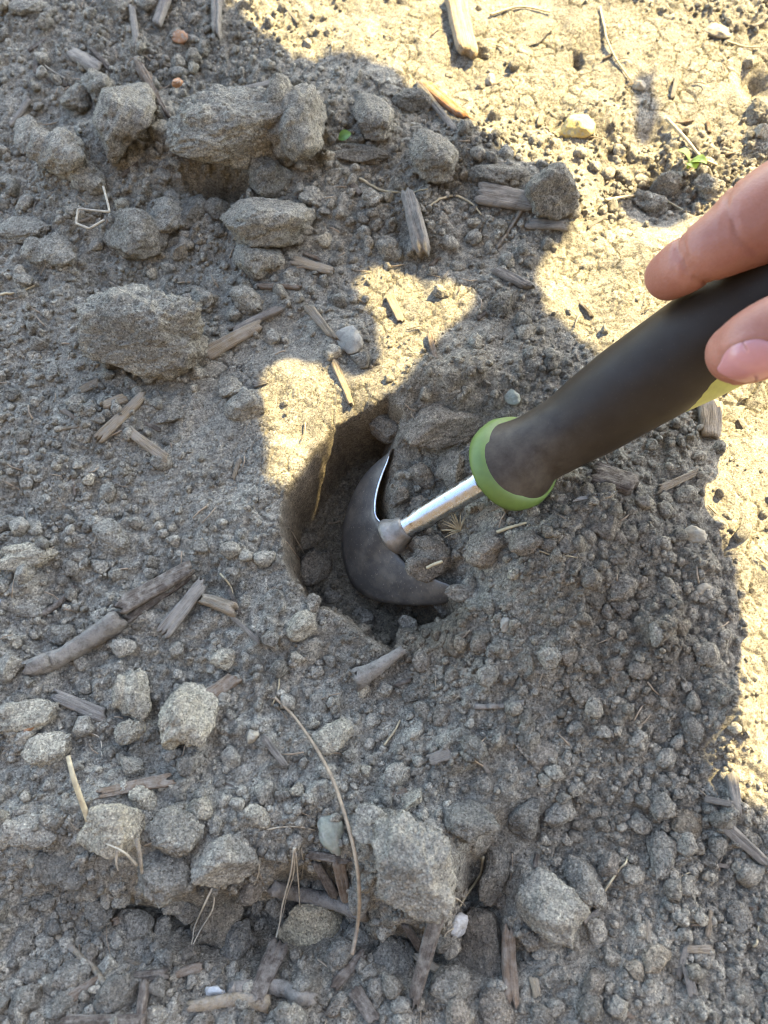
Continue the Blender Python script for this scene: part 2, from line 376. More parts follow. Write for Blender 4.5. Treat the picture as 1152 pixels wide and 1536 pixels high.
ITEMS = []                                        # (px, py, radius px) of what is placed, to keep the scatter clear
def put_clod(name, label, px, py, rx, ry, rot=0, tk='n', hz=0.8, sink=0.45, mesh=None, group=None, cat='clod', k=None, lift=0.0):
    g = on_ground(px, py, 0.0); s = scale_at(g)
    a, b = rx/s, ry/s*1.04; c = hz*min(a, b)
    if k is None: k = random.randrange(10 if max(rx, ry) < 40 else 6)
    m = mesh or clod_mesh('x' if max(rx, ry) > 75 else 'l' if max(rx, ry) > 36 else ('m' if max(rx, ry) > 15 else 's'), k if max(rx, ry) <= 75 else k % 4)
    zc = g.z + c*(1-2*sink) + lift
    p = at(px, py, zc)
    zc = float(np.median(gz(p.x+np.array([0, a, -a, 0, 0])*.6, p.y+np.array([0, 0, 0, b, -b])*.6))) + c*(1-2*sink) + lift
    o = link(name, m, label=label, category=cat)
    if group: o['group'] = group
    o.location = at(px, py, zc); o.scale = (a, b, c); o.rotation_euler = (random.uniform(-.12, .12), random.uniform(-.12, .12), R(-rot))
    tint(o, tk); ITEMS.append((px, py, max(rx, ry)))
    return o

# ------------------------------------------------------------------ named clods, read off the photograph
G1 = 'larger clods of dry soil'
CL = [
 ('broad flat-topped grey clod, the largest lump above the dark cavity', 362, 200, 118, 62, -3, 'n', .75),
 ('crumbly clod joined against the end of the broad flat-topped clod', 440, 188, 58, 64, 20, 'n', .8),
 ('tall upright clod with wood splinters leaning behind it', 190, 178, 50, 74, 10, 'n', .8),
 ('rounded clod left of the tall upright clod', 92, 232, 46, 38, 0, 'n', .8),
 ('knobbly fist-like clod below the tall upright clod', 127, 266, 33, 27, 0, 'n', .8),
 ('narrow clod beside the rounded one by the photo edge', 46, 206, 23, 38, -10, 'n', .8),
 ('small clod under the grey chip at the top', 147, 133, 26, 27, 0, 'n', .8),
 ('small lump wedged between tall clod and broad flat clod', 246, 207, 23, 26, 0, 'n', .8),
 ('triangular clod below the end of the broad flat clod', 403, 266, 32, 36, 30, 'd', .9),
 ('big rough clod below the dark cavity of the broad one', 405, 335, 70, 46, -15, 'n', .75),
 ('sloping lower part of soil under the big rough clod', 388, 388, 40, 34, 0, 'n', .7),
 ('wide rounded clod under the bent pale straw', 202, 357, 48, 36, 10, 'n', .75),
 ('egg-sized clod right of the wide rounded clod', 256, 330, 26, 29, 0, 'n', .8),
 ('dark upright clod between egg-sized clod and cavity', 291, 320, 22, 36, 10, 'd', .8),
 ('dark round clod at the foot of the cavity', 325, 313, 18, 22, 0, 'd', .8),
 ('pointed slab-like clod standing beside the green leaf', 561, 176, 31, 46, -5, 'n', .7),
 ('low clod on the photo edge under the narrow clod', 36, 345, 42, 25, 0, 'n', .6),
 ('flat clod group in the corner of the bent straw', 75, 378, 45, 28, 0, 'n', .6),
 ('long smooth clod under the small green leaf', 545, 232, 52, 18, 5, 'd', .6),
 ('rough clod between green leaf and upright wood block', 650, 236, 38, 46, 0, 'n', .8),
 ('clod ending the dark ridge near the orange bark', 618, 150, 34, 22, 20, 'd', .7),
 ('rounded dark clod on the border of the sunlit soil', 832, 285, 42, 46, 20, 'd', .8),
 ('clod left of the rounded dark clod by the sunlit soil', 748, 262, 45, 26, -5, 'd', .6),
 ('round clod resting at the foot of the upright wood block', 627, 371, 19, 18, 0, 'n', .9),
 ('clod left of the round one under the wood block', 584, 375, 22, 20, 0, 'n', .8),
 ('block-shaped grey clod, the biggest lump above the straw-like splinters', 220, 505, 92, 66, -6, 'n', .85),
 ('clod between the block-shaped clod and dark stick', 303, 450, 20, 18, 0, 'n', .8),
 ('rounded clod above the dark grey stick', 368, 450, 28, 21, 10, 'n', .8),
 ('small ball-like clod touching the dark grey stick', 350, 471, 13, 12, 0, 'n', .8),
 ('two-lobed clod on the border of the sunlit patch', 368, 607, 34, 27, 10, 'n', .7),
 ('smaller lobe above the two-lobed clod', 347, 583, 20, 17, 0, 'n', .7),
 ('crumbly clod under the angular stone by the patch', 540, 541, 15, 15, 0, 'd', .9),
 ('low clod beneath the block-shaped clod', 252, 622, 26, 18, 0, 'n', .5),
 ('clod on the shaded soil between hole and fingertip', 749, 456, 21, 23, 0, 'd', .8),
 ('round clod touching the green collar of the tool', 676, 706, 24, 31, 0, 'f', .9),
 ('knob of brown soil hanging over the blade tip', 588, 640, 40, 28, 15, 'f', .7),
 ('broad brown clod above the blade behind the hole', 664, 634, 66, 40, -10, 'f', .5),
 ('clod with pale top by the photo edge below mid height', 42, 835, 44, 23, -5, 'p', .6),
 ('low rounded clod above the thick grey twig', 165, 803, 30, 25, 0, 'n', .6),
 ('flat oval clod near the white edge pebble', 40, 915, 25, 13, 0, 'n', .6),
 ('crumbling pale clod sitting on the rim below the hole', 452, 938, 25, 25, 0, 'p', .7),
 ('dark round clod at the bottom of the hole', 473, 852, 25, 28, 0, 'f', .9),
 ('crumb lodged below the dark round clod in the hole', 499, 893, 14, 12, 0, 'f', .9),
 ('crumb above the dark round clod in the hole', 462, 812, 16, 14, 0, 'f', .9),
 ('lump on the slope under the blade', 545, 928, 18, 15, 0, 'f', .9),
 ('lump on the slope below the right end of the blade', 612, 938, 16, 14, 0, 'f', .9),
 ('lump at the shadowed back wall of the hole', 520, 668, 17, 15, 0, 'f', .9),
 ('small lump beneath the bright blade edge', 600, 745, 16, 15, 0, 'f', .9),
 ('lump between bright blade edge and collar clod', 632, 715, 22, 20, 0, 'f', .9),
 ('lump resting just above the shank', 628, 758, 17, 15, 0, 'f', .9),
 ('crumbly lump burying the low end of the blade', 690, 893, 24, 17, -15, 'f', .8),
 ('small lump on the soil beside the buried blade end', 662, 912, 15, 12, 10, 'f', .8),
 ('lump under the shank beside the weld', 640, 805, 18, 14, 0, 'f', .9),
 ('large pale rounded clod with a flat tilted face', 283, 1076, 48, 53, 35, 'p', .8),
 ('crumbly pale clod left of the large pale rounded clod', 201, 1042, 31, 38, 0, 'p', .8),
 ('pale clod with an orange wooden corner at the edge', 36, 1074, 56, 27, -15, 'p', .6),
 ('clod cut by the photo edge above the orange corner', 8, 1000, 27, 22, 0, 'n', .7),
 ('slanting clod below the orange corner clod', 72, 1122, 38, 26, -25, 'p', .7),
 ('clod beneath the crumbly pale clod', 196, 1098, 22, 19, 0, 'p', .8),
 ('pale clod above the brown chip', 335, 988, 18, 17, 0, 'p', .8),
 ('pale slanting clod right of the long dry needle', 501, 1105, 32, 22, -25, 'p', .7),
 ('very crumbly clod with a straw bit lying against the blade', 648, 838, 40, 38, 10, 'f', .8),
 ('clod right of the crumbly blade clod', 730, 822, 36, 29, -5, 'f', .8),
 ('dark square clod in the row below the collar', 790, 815, 25, 21, 10, 'f', .8),
 ('little clod ending the row below the collar', 823, 815, 12, 14, 0, 'f', .8),
 ('last clod of the row, away from the blade', 849, 818, 15, 17, 0, 'f', .8),
 ('clod below the dark wood block in the shade', 908, 790, 26, 20, 0, 'f', .7),
 ('clod halfway down the dug mound', 935, 882, 23, 22, 0, 'f', .7),
 ('angular clod on the mound below the hole', 824, 985, 18, 19, 30, 'n', .9),
 ('clod touching the angular clod on the mound', 853, 985, 15, 14, 0, 'f', .9),
 ('round pale clod on the mound below the hole', 732, 1012, 18, 17, 0, 'n', .9),
 ('pointed clod near the sunlit strip', 985, 951, 12, 18, -15, 'n', .9),
 ('brownish clod beside the pointed clod', 1020, 941, 15, 17, 20, 'b', .8),
 ('brown wedge clod in the lower mound', 960, 1006, 20, 15, 20, 'f', .8),
 ('upright clod below the brown wedge clod', 1001, 1031, 13, 17, 20, 'f', .8),
 ('square clod in the middle of the lower mound', 870, 1045, 17, 17, 0, 'f', .8),
 ('smooth oval clod beside the ragged sun border', 1040, 1096, 18, 23, -30, 'd', .8),
 ('upright clod on the lower mound', 662, 1073, 13, 17, 0, 'f', .8),
 ('little clod right of the upright one', 692, 1062, 11, 10, 0, 'n', .8),
 ('half-buried wide clod in the lower mound', 806, 1130, 34, 25, 0, 'f', .5),
 ('pale-topped clod pierced by a straw stalk', 165, 1246, 50, 38, -5, 'p', .8),
 ('grey clod right of the straw-pierced clod', 266, 1246, 42, 36, 0, 'n', .8),
 ('small block clod above the grey clod', 300, 1215, 24, 19, 35, 'p', .8),
 ('crumbly clod above the straw-pierced clod', 213, 1198, 23, 19, 0, 'p', .8),
 ('pale-topped clod above the hanging rootlets', 384, 1225, 23, 18, 0, 'p', .8),
 ('crumbly clod with roots hanging below it', 338, 1288, 52, 40, 0, 'n', .8),
 ('dark clod beneath the straw-pierced clod', 248, 1312, 45, 42, 0, 'd', .8),
 ('low broad clod at the photo edge by the straw stalk', 40, 1247, 46, 25, -5, 'n', .6),
 ('low dark clod under the broad edge clod', 90, 1302, 45, 30, 0, 'd', .6),
 ('dark grey clod against the brown angular stone', 354, 1422, 34, 33, -20, 'd', .8),
 ('large upright clod with a pale corner above the white quartz', 622, 1300, 60, 78, -10, 'n', .8),
 ('round clod between needle and large upright clod', 560, 1240, 36, 28, 20, 'n', .7),
 ('clod roofing the dark gap right of the large upright clod', 702, 1232, 46, 30, 0, 'd', .7),
 ('narrow standing clod in the dark gap', 746, 1302, 25, 52, 12, 'd', .8),
 ('wedge-shaped clod with a flat face below the gap', 827, 1362, 47, 55, -25, 'n', .8),
 ('clod leaning on the upper edge of the wedge-shaped clod', 877, 1325, 25, 38, -15, 'n', .8),
 ('brown clod upper right of the leaning clod', 914, 1299, 18, 23, -10, 'f', .8),
 ('tall oval clod standing on the lower soil', 996, 1282, 22, 34, -5, 'n', .8),
 ('kidney-shaped clod above the dark gap', 841, 1220, 21, 25, 30, 'n', .8),
 ('round clod left of the kidney-shaped clod', 786, 1226, 28, 33, 0, 'd', .8),
 ('big brown clod below the white quartz', 724, 1425, 42, 58, -5, 'f', .8),
 ('clod under the split chip at the bottom', 675, 1480, 31, 28, 0, 'n', .8),
 ('grey clod at the bottom below the needle', 595, 1445, 36, 42, 0, 'd', .7),
 ('clod at the bottom edge below the big brown clod', 745, 1515, 28, 30, 0, 'f', .7),
 ('fibrous round clod near the sunlit strip end', 1030, 1236, 26, 23, 0, 'b', .7),
 ('brown square clod in the lower corner', 985, 1437, 23, 21, 0, 'b', .7),
 ('small brown clod left of the brown square clod', 951, 1455, 15, 15, 0, 'b', .8),
 ('pale clod beside the tip of the wedge clod', 895, 1395, 16, 18, 0, 'n', .8),
 ('angular grey clod by the short speckled stick', 178, 1490, 27, 33, 30, 'd', .8),
 ('grey clod left of the short speckled stick', 107, 1468, 28, 24, 0, 'd', .8),
 ('clod at the lower corner by the photo edge', 35, 1505, 25, 26, 0, 'd', .7),
 ('small clod at the bottom edge left of the dark chip', 95, 1508, 18, 20, 0, 'd', .8),
 ('round clod low in the bank near the edge', 30, 1420, 22, 28, 0, 'd', .8),
 ('clod in the shadowed bank beside the brown stone', 200, 1390, 30, 24, 0, 'd', .7),
 ('clod at the top edge beside the old chips', 45, 12, 30, 16, 0, 'n', .7),
 ('lump at the top edge between chips', 345/2+5, 12, 26, 20, 0, 'n', .7),
 ('sunlit clod by the top corner shadow', 1140, 170, 26, 22, 0, 'n', .8),
 ('sunlit clod left of the green sprout', 1000, 275, 26, 20, 0, 'n', .9),
 ('sunlit clod under the green sprout', 1062, 285, 24, 20, 0, 'n', .9),
 ('dark clod left of the fingertip shadow', 975, 310, 26, 20, 0, 'n', .9),
 ('sunlit flat clod in the upper soil', 800, 48, 46, 22, -25, 'n', .4),
 ('sunlit clod beside the tan wooden splinter', 725, 72, 24, 20, 0, 'n', .5),
]
for lab, px, py, rx, ry, rot, tk, hz in CL:
    big = max(rx, ry) > 44 and hz > .65
    kk = 1 if lab.startswith(('block', 'large upright')) else 2 if lab.startswith('broad flat') else 4 if lab.startswith('wedge') else None
    put_clod('clod', lab, px, py, rx, ry, rot, tk, hz*1.15 if big else hz, sink=0.26 if big else 0.36 if hz > .65 else .45, group=G1, k=kk)

# stones and pebbles
ST = [('angular flat grey stone above the sunlit patch', 525, 512, 25, 22, 20, 'n', .7, 'stone'),
      ('small greenish stone above the tool handle', 768, 598, 13, 13, 0, 'g', .9, 'stone'),
      ('brown angular stone under the hanging rootlets', 326, 1378, 43, 44, 40, 'b', .8, 'stone'),
      ('pale brown stone below the smooth grey root', 469, 1392, 56, 37, 0, 'c', .75, 'stone'),
      ('greenish striped stone left of the needle', 498, 1251, 21, 31, -25, 'g', .7, 'stone'),
      ('white quartz pebble among dark sticks', 688, 1388, 19, 15, -35, 'w', .9, 'pebble'),
      ('white pebble cut by the photo edge', 1, 908, 8, 10, 0, 'w', .8, 'pebble'),
      ('cream pebble below the large pale clod', 380, 1105, 9, 11, 10, 'c', .9, 'pebble'),
      ('light pebble on the mound below the blade', 758, 936, 8, 12, 10, 'p', .9, 'pebble'),
      ('fibrous round yellowish lump near the sun border', 1041, 803, 18, 14, -5, 'c', .8, 'stone'),
      ('striped little stone on the mound edge', 1056, 885, 12, 10, 0, 'c', .8, 'pebble'),
      ('flat sunlit stone near the top corner', 1077, 46, 23, 14, 10, 'c', .5, 'stone'),
      ('soft yellow lump on the sunlit soil', 866, 190, 27, 20, -10, 'y', .7, 'stone'),
      ('orange bit beside the tall clod splinters', 270, 57, 12, 14, -30, 'wo', .7, 'pebble'),
      ('tiny orange bit on the broad flat clod', 275, 154, 9, 7, 0, 'wo', .9, 'pebble'),
      ('pale bit beside the pale wooden piece at the bottom', 323, 1488, 16, 9, 10, 'w', .7, 'pebble'),
      ('rounded yellowish nugget near the sun-shadow', 958, 128, 11, 9, 0, 'c', .9, 'pebble'),
      ('brown dark nut-like bit in the sunlit soil', 735, 120, 8, 12, 10, 'b', .9, 'pebble')]
for lab, px, py, rx, ry, rot, tk, hz, nm in ST:
    put_clod(nm, lab, px, py, rx, ry, rot, tk, hz, sink=.30 if 'brown' in lab and rx > 30 else .38, mesh=clod_mesh('l', 4 if 'angular' in lab else 2) if 'brown' in lab and rx > 30 else stone_mesh(random.randrange(6)), cat=nm)
for o in [o for o in COL.objects if o.get('label', '').startswith('tiny orange bit')]: o.location.z += 0.012

# ------------------------------------------------------------------ wood chips
def chip_shape(seed, bark=False):
    g = np.random.default_rng(seed); n, m, q = 22, 9, 3
    V = []; F = []
    t = np.linspace(-1, 1, n); sy = np.linspace(-1, 1, m)
    e0 = g.uniform(-.2, .2, m).cumsum()*0.5; e1 = g.uniform(-.2, .2, m).cumsum()*0.5; e0 += g.uniform(-.10, .10, m); e1 += g.uniform(-.10, .10, m)
    tap0, tap1 = g.uniform(.45, 1), g.uniform(.45, 1); bend = g.uniform(-.35, .35)
    def surf(top):
        P = []
        for i, u in enumerate(t):
            for j, v in enumerate(sy):
                k = (u+1)/2; wd = (tap0*(1-k)+tap1*k)
                x = u + (e0[j] if u < 0 else e1[j])*abs(u)**3
                y = v*wd + 0.25*bend*(u*u-.5)
                gr = 0.32*math.sin(7*v+3*g0)+0.25*math.sin(17*v+5*g0+1.3*u)
                edge = 1-max(0, abs(v)-.72)*1.6; edge *= 1-max(0, abs(u)-.9)*3
                z = ((0.8+0.28*gr)*edge if top else -0.75*edge) + bend*(u*u-.4)
                P.append((x, y, z))
        return P
    g0 = g.uniform(0, 6)
    A = surf(True); B = surf(False); V = A+B; o = n*m
    for i in range(n-1):
        for j in range(m-1):
            a = i*m+j; F.append((a, a+m, a+m+1, a+1)); F.append((o+a, o+a+1, o+a+m+1, o+a+m))
    for i in range(n-1):
        a = i*m; F.append((a, o+a, o+a+m, a+m)); a = i*m+m-1; F.append((a, a+m, o+a+m, o+a))
    for j in range(m-1):
        a = j; F.append((a, a+1, o+a+1, o+a)); a = (n-1)*m+j; F.append((a, o+a, o+a+1, a+1))
    P = np.array(V); P[:, 2] += 0.25*vnoise3(P*np.array([1.5, 5, 2])+seed, seed)
    P[:, 1] += 0.15*vnoise3(P*np.array([4, 1, 1])+seed, seed+3)
    return P, F
CHIPS = [mesh_from('chip', *chip_shape(40+i), WOOD, True) for i in range(12)]
def put_chip(name, label, x0, y0, x1, y1, wpx, tk, lift=0.0, th=0.35, up=0.45, k=None, group=None, cat=None, lift1=None, roll=None):
    a = on_ground(x0, y0, lift); b = on_ground(x1, y1, lift if lift1 is None else lift1)
    c = (a+b)/2; s = scale_at(c); wd = wpx/s/2; tz = wd*th*2*0.6
    if lift == 0 and lift1 is None:
        zz = np.percentile(gz(np.linspace(a.x, b.x, 12), np.linspace(a.y, b.y, 12)), 85)
        c.z = max(c.z, zz-0.001) + tz*up
        c = at((x0+x1)/2, (y0+y1)/2, c.z)
    X = (b-a); X.z *= .6; L = X.length/2; X.normalize()
    Z = Vector((random.uniform(-.25, .25), random.uniform(-.25, .25), 1)); Y = Z.cross(X).normalized(); Z = X.cross(Y)
    o = link(name, CHIPS[random.randrange(12) if k is None else k], label=label, category=cat or 'wood chip')
    if group: o['group'] = group
    M = Matrix((X, Y, Z)).transposed().to_4x4(); M.translation = c
    o.matrix_world = M @ Matrix.Diagonal((L, wd, tz, 1)); tint(o, tk)
    for q in np.linspace(0, 1, 4): ITEMS.append((x0+(x1-x0)*q, y0+(y1-y0)*q, wpx*.5))
    return o
GW = 'wood chips lying on the soil'
CH = [
 ('dark split wood chip with layered grain beside the thick twig', 182, 908, 286, 852, 30, 'wd', .5, 'wood_chip'),
 ('thin dark splinter under the dark split wood chip', 196, 925, 280, 870, 12, 'wd', .5, 'wood_chip'),
 ('rough brown bark chip right of the dark split chip', 248, 945, 300, 882, 24, 'wg', .5, 'bark_chip'),
 ('pale stubby wood piece pointing to the hole', 302, 898, 352, 914, 26, 'wt', .8, 'wood_chip'),
 ('thin grey sliver below the pale stubby wood piece', 345, 922, 388, 962, 9, 'wg', .6, 'wood_chip'),
 ('dark thin sliver above the pale stubby wood piece', 342, 880, 360, 922, 9, 'wd', .6, 'wood_chip'),
 ('brown square chip right of the large pale rounded clod', 310, 1046, 358, 1012, 34, 'wb', .5, 'wood_chip'),
 ('grey block chip above the crumbly pale clod', 86, 1044, 156, 1074, 29, 'wg', .6, 'wood_chip'),
 ('orange wooden corner sticking out of the edge clod', 36, 1094, 78, 1058, 26, 'wo', .5, 'wood_chip'),
 ('small dark stick below the cream pebble', 395, 1104, 426, 1146, 14, 'wg', .7, 'wood_chip'),
 ('grey chip leaning at the end of the block-shaped clod', 308, 532, 386, 490, 26, 'wt', .5, 'wood_chip'),
 ('dark grey stick under the ball-like clod', 352, 496, 420, 462, 16, 'bl', .7, 'wood_chip'),
 ('oval grey wood chip left of the angular flat stone', 462, 460, 496, 501, 22, 'wt', .5, 'wood_chip'),
 ('flat brown chip above the oval grey chip', 442, 391, 492, 406, 16, 'wt', .5, 'wood_chip'),
 ('thin dark stick below the big rough clod', 388, 430, 446, 430, 10, 'wb', .7, 'wood_chip'),
 ('sunlit splinter crossing the sunlit patch', 500, 541, 525, 602, 13, 'wt', .6, 'wood_chip'),
 ('flat splinter inside the sunlit upper patch', 585, 445, 600, 478, 14, 'wt', .4, 'wood_chip'),
 ('twisted pale splinter below the block-shaped clod', 152, 654, 210, 600, 18, 'wt', .6, 'wood_chip'),
 ('knob of wood at the top of the pale splinter', 155, 608, 190, 600, 22, 'wt', .7, 'wood_chip'),
 ('crumbling brown chip right of the twisted pale splinter', 196, 648, 250, 690, 22, 'wt', .5, 'wood_chip'),
 ('faint flat chip lying under the block-shaped clod', 116, 588, 150, 572, 18, 'wt', .4, 'wood_chip'),
 ('upright grey wood block above the round clod', 612, 288, 632, 372, 44, 'wg', .6, 'wood_block'),
 ('flat grey slab chip near the dark rounded clod', 722, 290, 796, 304, 36, 'wg', .4, 'wood_chip'),
 ('flat oval chip below the dark rounded clod', 790, 334, 856, 340, 22, 'wg', .4, 'wood_chip'),
 ('grey chip on shaded soil left of the fingertip', 742, 404, 788, 428, 24, 'wg', .5, 'wood_chip'),
 ('bluish grey slat across the top of the broad clod', 332, 140, 414, 124, 15, 'wg', .5, 'wood_chip'),
 ('grey rectangular chip by the dark strip at the top', 108, 80, 148, 104, 30, 'wg', .5, 'wood_chip'),
 ('dark strip chip beside the grey rectangular chip', 134, 70, 166, 106, 12, 'wd', .6, 'wood_chip'),
 ('tall splinter leaning behind the tall upright clod', 206, 92, 244, 160, 16, 'wb', .6, 'wood_chip'),
 ('brown curled chip behind the tall upright clod', 206, 98, 228, 128, 22, 'wb', .5, 'wood_chip'),
 ('wood block cut by the top edge in shade', 326, -8, 324, 44, 24, 'wg', .6, 'wood_block'),
 ('long chip cut by the top edge near the corner', 250, -6, 236, 36, 20, 'wg', .6, 'wood_chip'),
 ('grey stick chip under the top edge lump', 198, 8, 206, 70, 16, 'wg', .6, 'wood_chip'),
 ('sliver at the photo edge left of the narrow clod', 14, 192, 42, 152, 12, 'wg', .6, 'wood_chip'),
 ('orange bark strip on the border of the sun', 634, 124, 690, 170, 26, 'wo', .45, 'bark_chip'),
 ('grey splinter beside the orange bark strip', 626, 128, 680, 190, 13, 'wg', .6, 'wood_chip'),
 ('tan wooden splinter standing in the sunlit soil', 682, -10, 700, 74, 40, 'wt', .5, 'wood_chip'),
 ('dark wood block under the tool handle', 892, 712, 946, 728, 42, 'wd', .6, 'wood_block'),
 ('brown tipped chip right of the dark wood block', 984, 736, 1038, 712, 20, 'wt', .5, 'wood_chip'),
 ('small grey chip above the dark wood block', 880, 714, 900, 706, 12, 'wg', .5, 'wood_chip'),
 ('white peeled stick below the handle', 860, 750, 914, 740, 9, 'w', .5, 'stick'),
 ('tan chip in the sun under the handle', 1064, 602, 1066, 652, 42, 'wt', .4, 'wood_chip'),
 ('dark stick crossing the needle foot', 500, 1480, 545, 1428, 18, 'wd', .6, 'wood_chip'),
 ('long dark slat beside the white quartz', 662, 1352, 624, 1484, 24, 'wd', .6, 'wood_chip'),
 ('dark splinter left of the long dark slat', 606, 1386, 630, 1420, 18, 'wd', .6, 'wood_chip'),
 ('split tan chip resting below the white quartz', 622, 1430, 684, 1476, 22, 'wt', .6, 'wood_chip'),
 ('upright brown slat on the big brown clod', 762, 1382, 766, 1494, 28, 'wb', .6, 'wood_chip'),
 ('grey wood slab at the right edge of the lower soil', 1086, 1236, 1146, 1292, 30, 'wg', .5, 'wood_chip'),
 ('chip sticking up at the end of the sunlit strip', 1096, 1160, 1106, 1216, 20, 'wg', .6, 'wood_chip'),
 ('thin chip left of the one at the strip end', 1054, 1198, 1098, 1206, 12, 'wg', .6, 'wood_chip'),
 ('tan chip pair in the lower corner, upright one', 1066, 1366, 1062, 1402, 14, 'wt', .5, 'wood_chip'),
 ('tan chip pair in the lower corner, level one', 1024, 1424, 1066, 1424, 18, 'wt', .5, 'wood_chip'),
 ('slanting chip below the level tan chip', 1030, 1420, 1018, 1462, 12, 'wg', .5, 'wood_chip'),
 ('flat chip near the lower corner bottom', 1028, 1446, 1040, 1494, 20, 'wg', .4, 'wood_chip'),
 ('pale sliver below the brown square clod', 970, 1376, 974, 1412, 10, 'rp', .5, 'wood_chip'),
 ('tan flat piece at the bottom right of brown clod', 800, 1464, 806, 1500, 16, 'c', .5, 'wood_chip'),
 ('dark upright chip at the bottom edge', 218, 1470, 210, 1536, 26, 'wd', .6, 'wood_chip'),
 ('flat dark chip above the dark upright chip', 198, 1464, 252, 1460, 18, 'wd', .6, 'wood_chip'),
 ('brown chip below the brown angular stone', 262, 1462, 300, 1450, 24, 'wb', .5, 'wood_chip'),
 ('wide dark plank at the bottom edge', 90, 1532, 205, 1530, 22, 'wd', .5, 'wood_chip'),
 ('dark bark chip standing in the dark gap', 470, 1290, 502, 1340, 22, 'wd', .6, 'bark_chip'),
 ('dark bark chip right of the standing one', 506, 1290, 520, 1346, 24, 'wb', .6, 'bark_chip'),
 ('dark chip behind the grey root', 455, 1280, 520, 1290, 20, 'wd', .5, 'wood_chip'),
 ('dark chip in the corner under the needle end', 530, 1480, 560, 1530, 28, 'wd', .5, 'wood_chip'),
 ('long dark slat under the pale brown stone', 420, 1416, 385, 1490, 30, 'wd', .5, 'wood_chip'),
 ('slanted wood in the shadowed bank', 165, 1385, 198, 1372, 18, 'wb', .5, 'wood_chip'),
 ('brown stub by the short speckled stick', 106, 1496, 146, 1470, 16, 'wb', .7, 'wood_chip'),
 ('wide wooden chip half buried above the straw stalk', 140, 1192, 260, 1168, 26, 'wb', .3, 'wood_chip'),
 ('squared chip half buried in the lower mound', 645, 1140, 676, 1128, 26, 'wg', .3, 'wood_chip'),
 ('grey chip near the top edge shadow', 430, 12, 446, 34, 10, 'wg', .5, 'wood_chip'),
]
for lab, x0, y0, x1, y1, wp, tk, th, nm in CH:
    put_chip(nm, lab, x0, y0, x1, y1, wp, tk, th=th, group=GW, cat=nm.replace('_', ' '), up=1.6 if 'dark split' in lab and 'under' not in lab else .7)

# ------------------------------------------------------------------ twigs, straws, roots: tubes along a bent line
def spline(P, n):
    P = [Vector(p) for p in P]; P = [P[0]*2-P[1]] + P + [P[-1]*2-P[-2]]; out = []
    seg = len(P)-3
    for q in range(n):
        u = q/(n-1)*seg; i = min(int(u), seg-1); f = u-i; a, b, c, d = P[i:i+4]
        out.append(0.5*((2*b)+(c-a)*f+(2*a-5*b+4*c-d)*f*f+(3*b-a-3*c+d)*f**3))
    return out
def tube(C, rad, sides=6, jit=0.0, flat=1.0, seed=0, cap=True):
    g = np.random.default_rng(seed); V = []; F = []; n = len(C)
    T = [(C[min(i+1, n-1)]-C[max(i-1, 0)]).normalized() for i in range(n)]
    U = Vector((0, 0, 1)) if abs(T[0].z) < .9 else Vector((1, 0, 0)); ph = g.uniform(1, 1, sides) + g.uniform(-jit, jit, sides)
    for i in range(n):
        Nn = (U - T[i]*U.dot(T[i])).normalized(); B = T[i].cross(Nn); U = Nn
        r = rad[i] if hasattr(rad, '__len__') else rad
        for k in range(sides):
            a = 2*math.pi*k/sides; rr = r*(ph[k] + g.uniform(-jit, jit)*.5)
            V.append(C[i] + Nn*math.sin(a)*rr*flat + B*math.cos(a)*rr)
    for i in range(n-1):
        for k in range(sides):
            k2 = (k+1) % sides; F.append((i*sides+k, i*sides+k2, (i+1)*sides+k2, (i+1)*sides+k))
    if cap:
        for i, sg in ((0, -1), (n-1, 1)):
            b = len(V); V.append(C[i]+T[i]*0.06*sg*(rad[i] if hasattr(rad, '__len__') else rad))
            for k in range(sides):
                k2 = (k+1) % sides; q = (i*sides+k, i*sides+k2, b, b)
                F.append(q if sg > 0 else (q[1], q[0], b, b))
    return V, F
def quads_to_mesh(name, V, F, mat, smooth=True):
    me = bpy.data.meshes.new(name); me.from_pydata([tuple(v) for v in V], [], [tuple(dict.fromkeys(f)) for f in F]); me.update()
    me.polygons.foreach_set('use_smooth', [smooth]*len(me.polygons)); me.materials.append(mat); return me
def put_line(name, label, pts, wpx, tk, mat, cat, lift=1.0, lifts=None, knobbly=0.0, sides=6, taper=(1, 1), group=None, n=None, flat=1.0, sharp=False):
    P = []
    for i, (px, py) in enumerate(pts):
        s = 3700; r = wpx/s/2
        l = (lifts[i] if lifts else lift*r)
        P.append(on_ground(px, py, l))
    n = n or max(8, 6*len(P)); C = spline(P, n)
    if sharp: C = [P[min(int(q), len(P)-2)].lerp(P[min(int(q), len(P)-2)+1], q-min(int(q), len(P)-2)) for q in np.linspace(0, len(P)-1, n)]
    if not lifts:
        for c in C: c.z = max(c.z, float(gz(c.x, c.y)[0]) + lift*wpx/7400*.7)
    sd = random.randrange(9999); g = np.random.default_rng(sd)
    s = scale_at(C[n//2]); wob = 1+knobbly*np.convolve(g.uniform(-1, 1, n+4), np.ones(5)/3, 'valid')[:n]
    rad = [wpx/s/2*(taper[0]*(1-i/(n-1))+taper[1]*i/(n-1))*wob[i] for i in range(n)]
    org = C[n//2].copy()
    V, F = tube([c-org for c in C], rad, sides, knobbly*1.3, flat, sd)
    if knobbly:                                     # broken, uneven ends
        for k in range(sides): V[k] = V[k] + (C[0]-C[1]).normalized()*random.uniform(-.6, .5)*rad[0]; V[(n-1)*sides+k] = V[(n-1)*sides+k] + (C[-1]-C[-2]).normalized()*random.uniform(-.6, .5)*rad[-1]
    o = link(name, quads_to_mesh(name, V, F, mat), label=label, category=cat); o.location = org; tint(o, tk)
    if group: o['group'] = group
    if wpx > 8:
        for px, py in pts: ITEMS.append((px, py, wpx*.5))
    return o
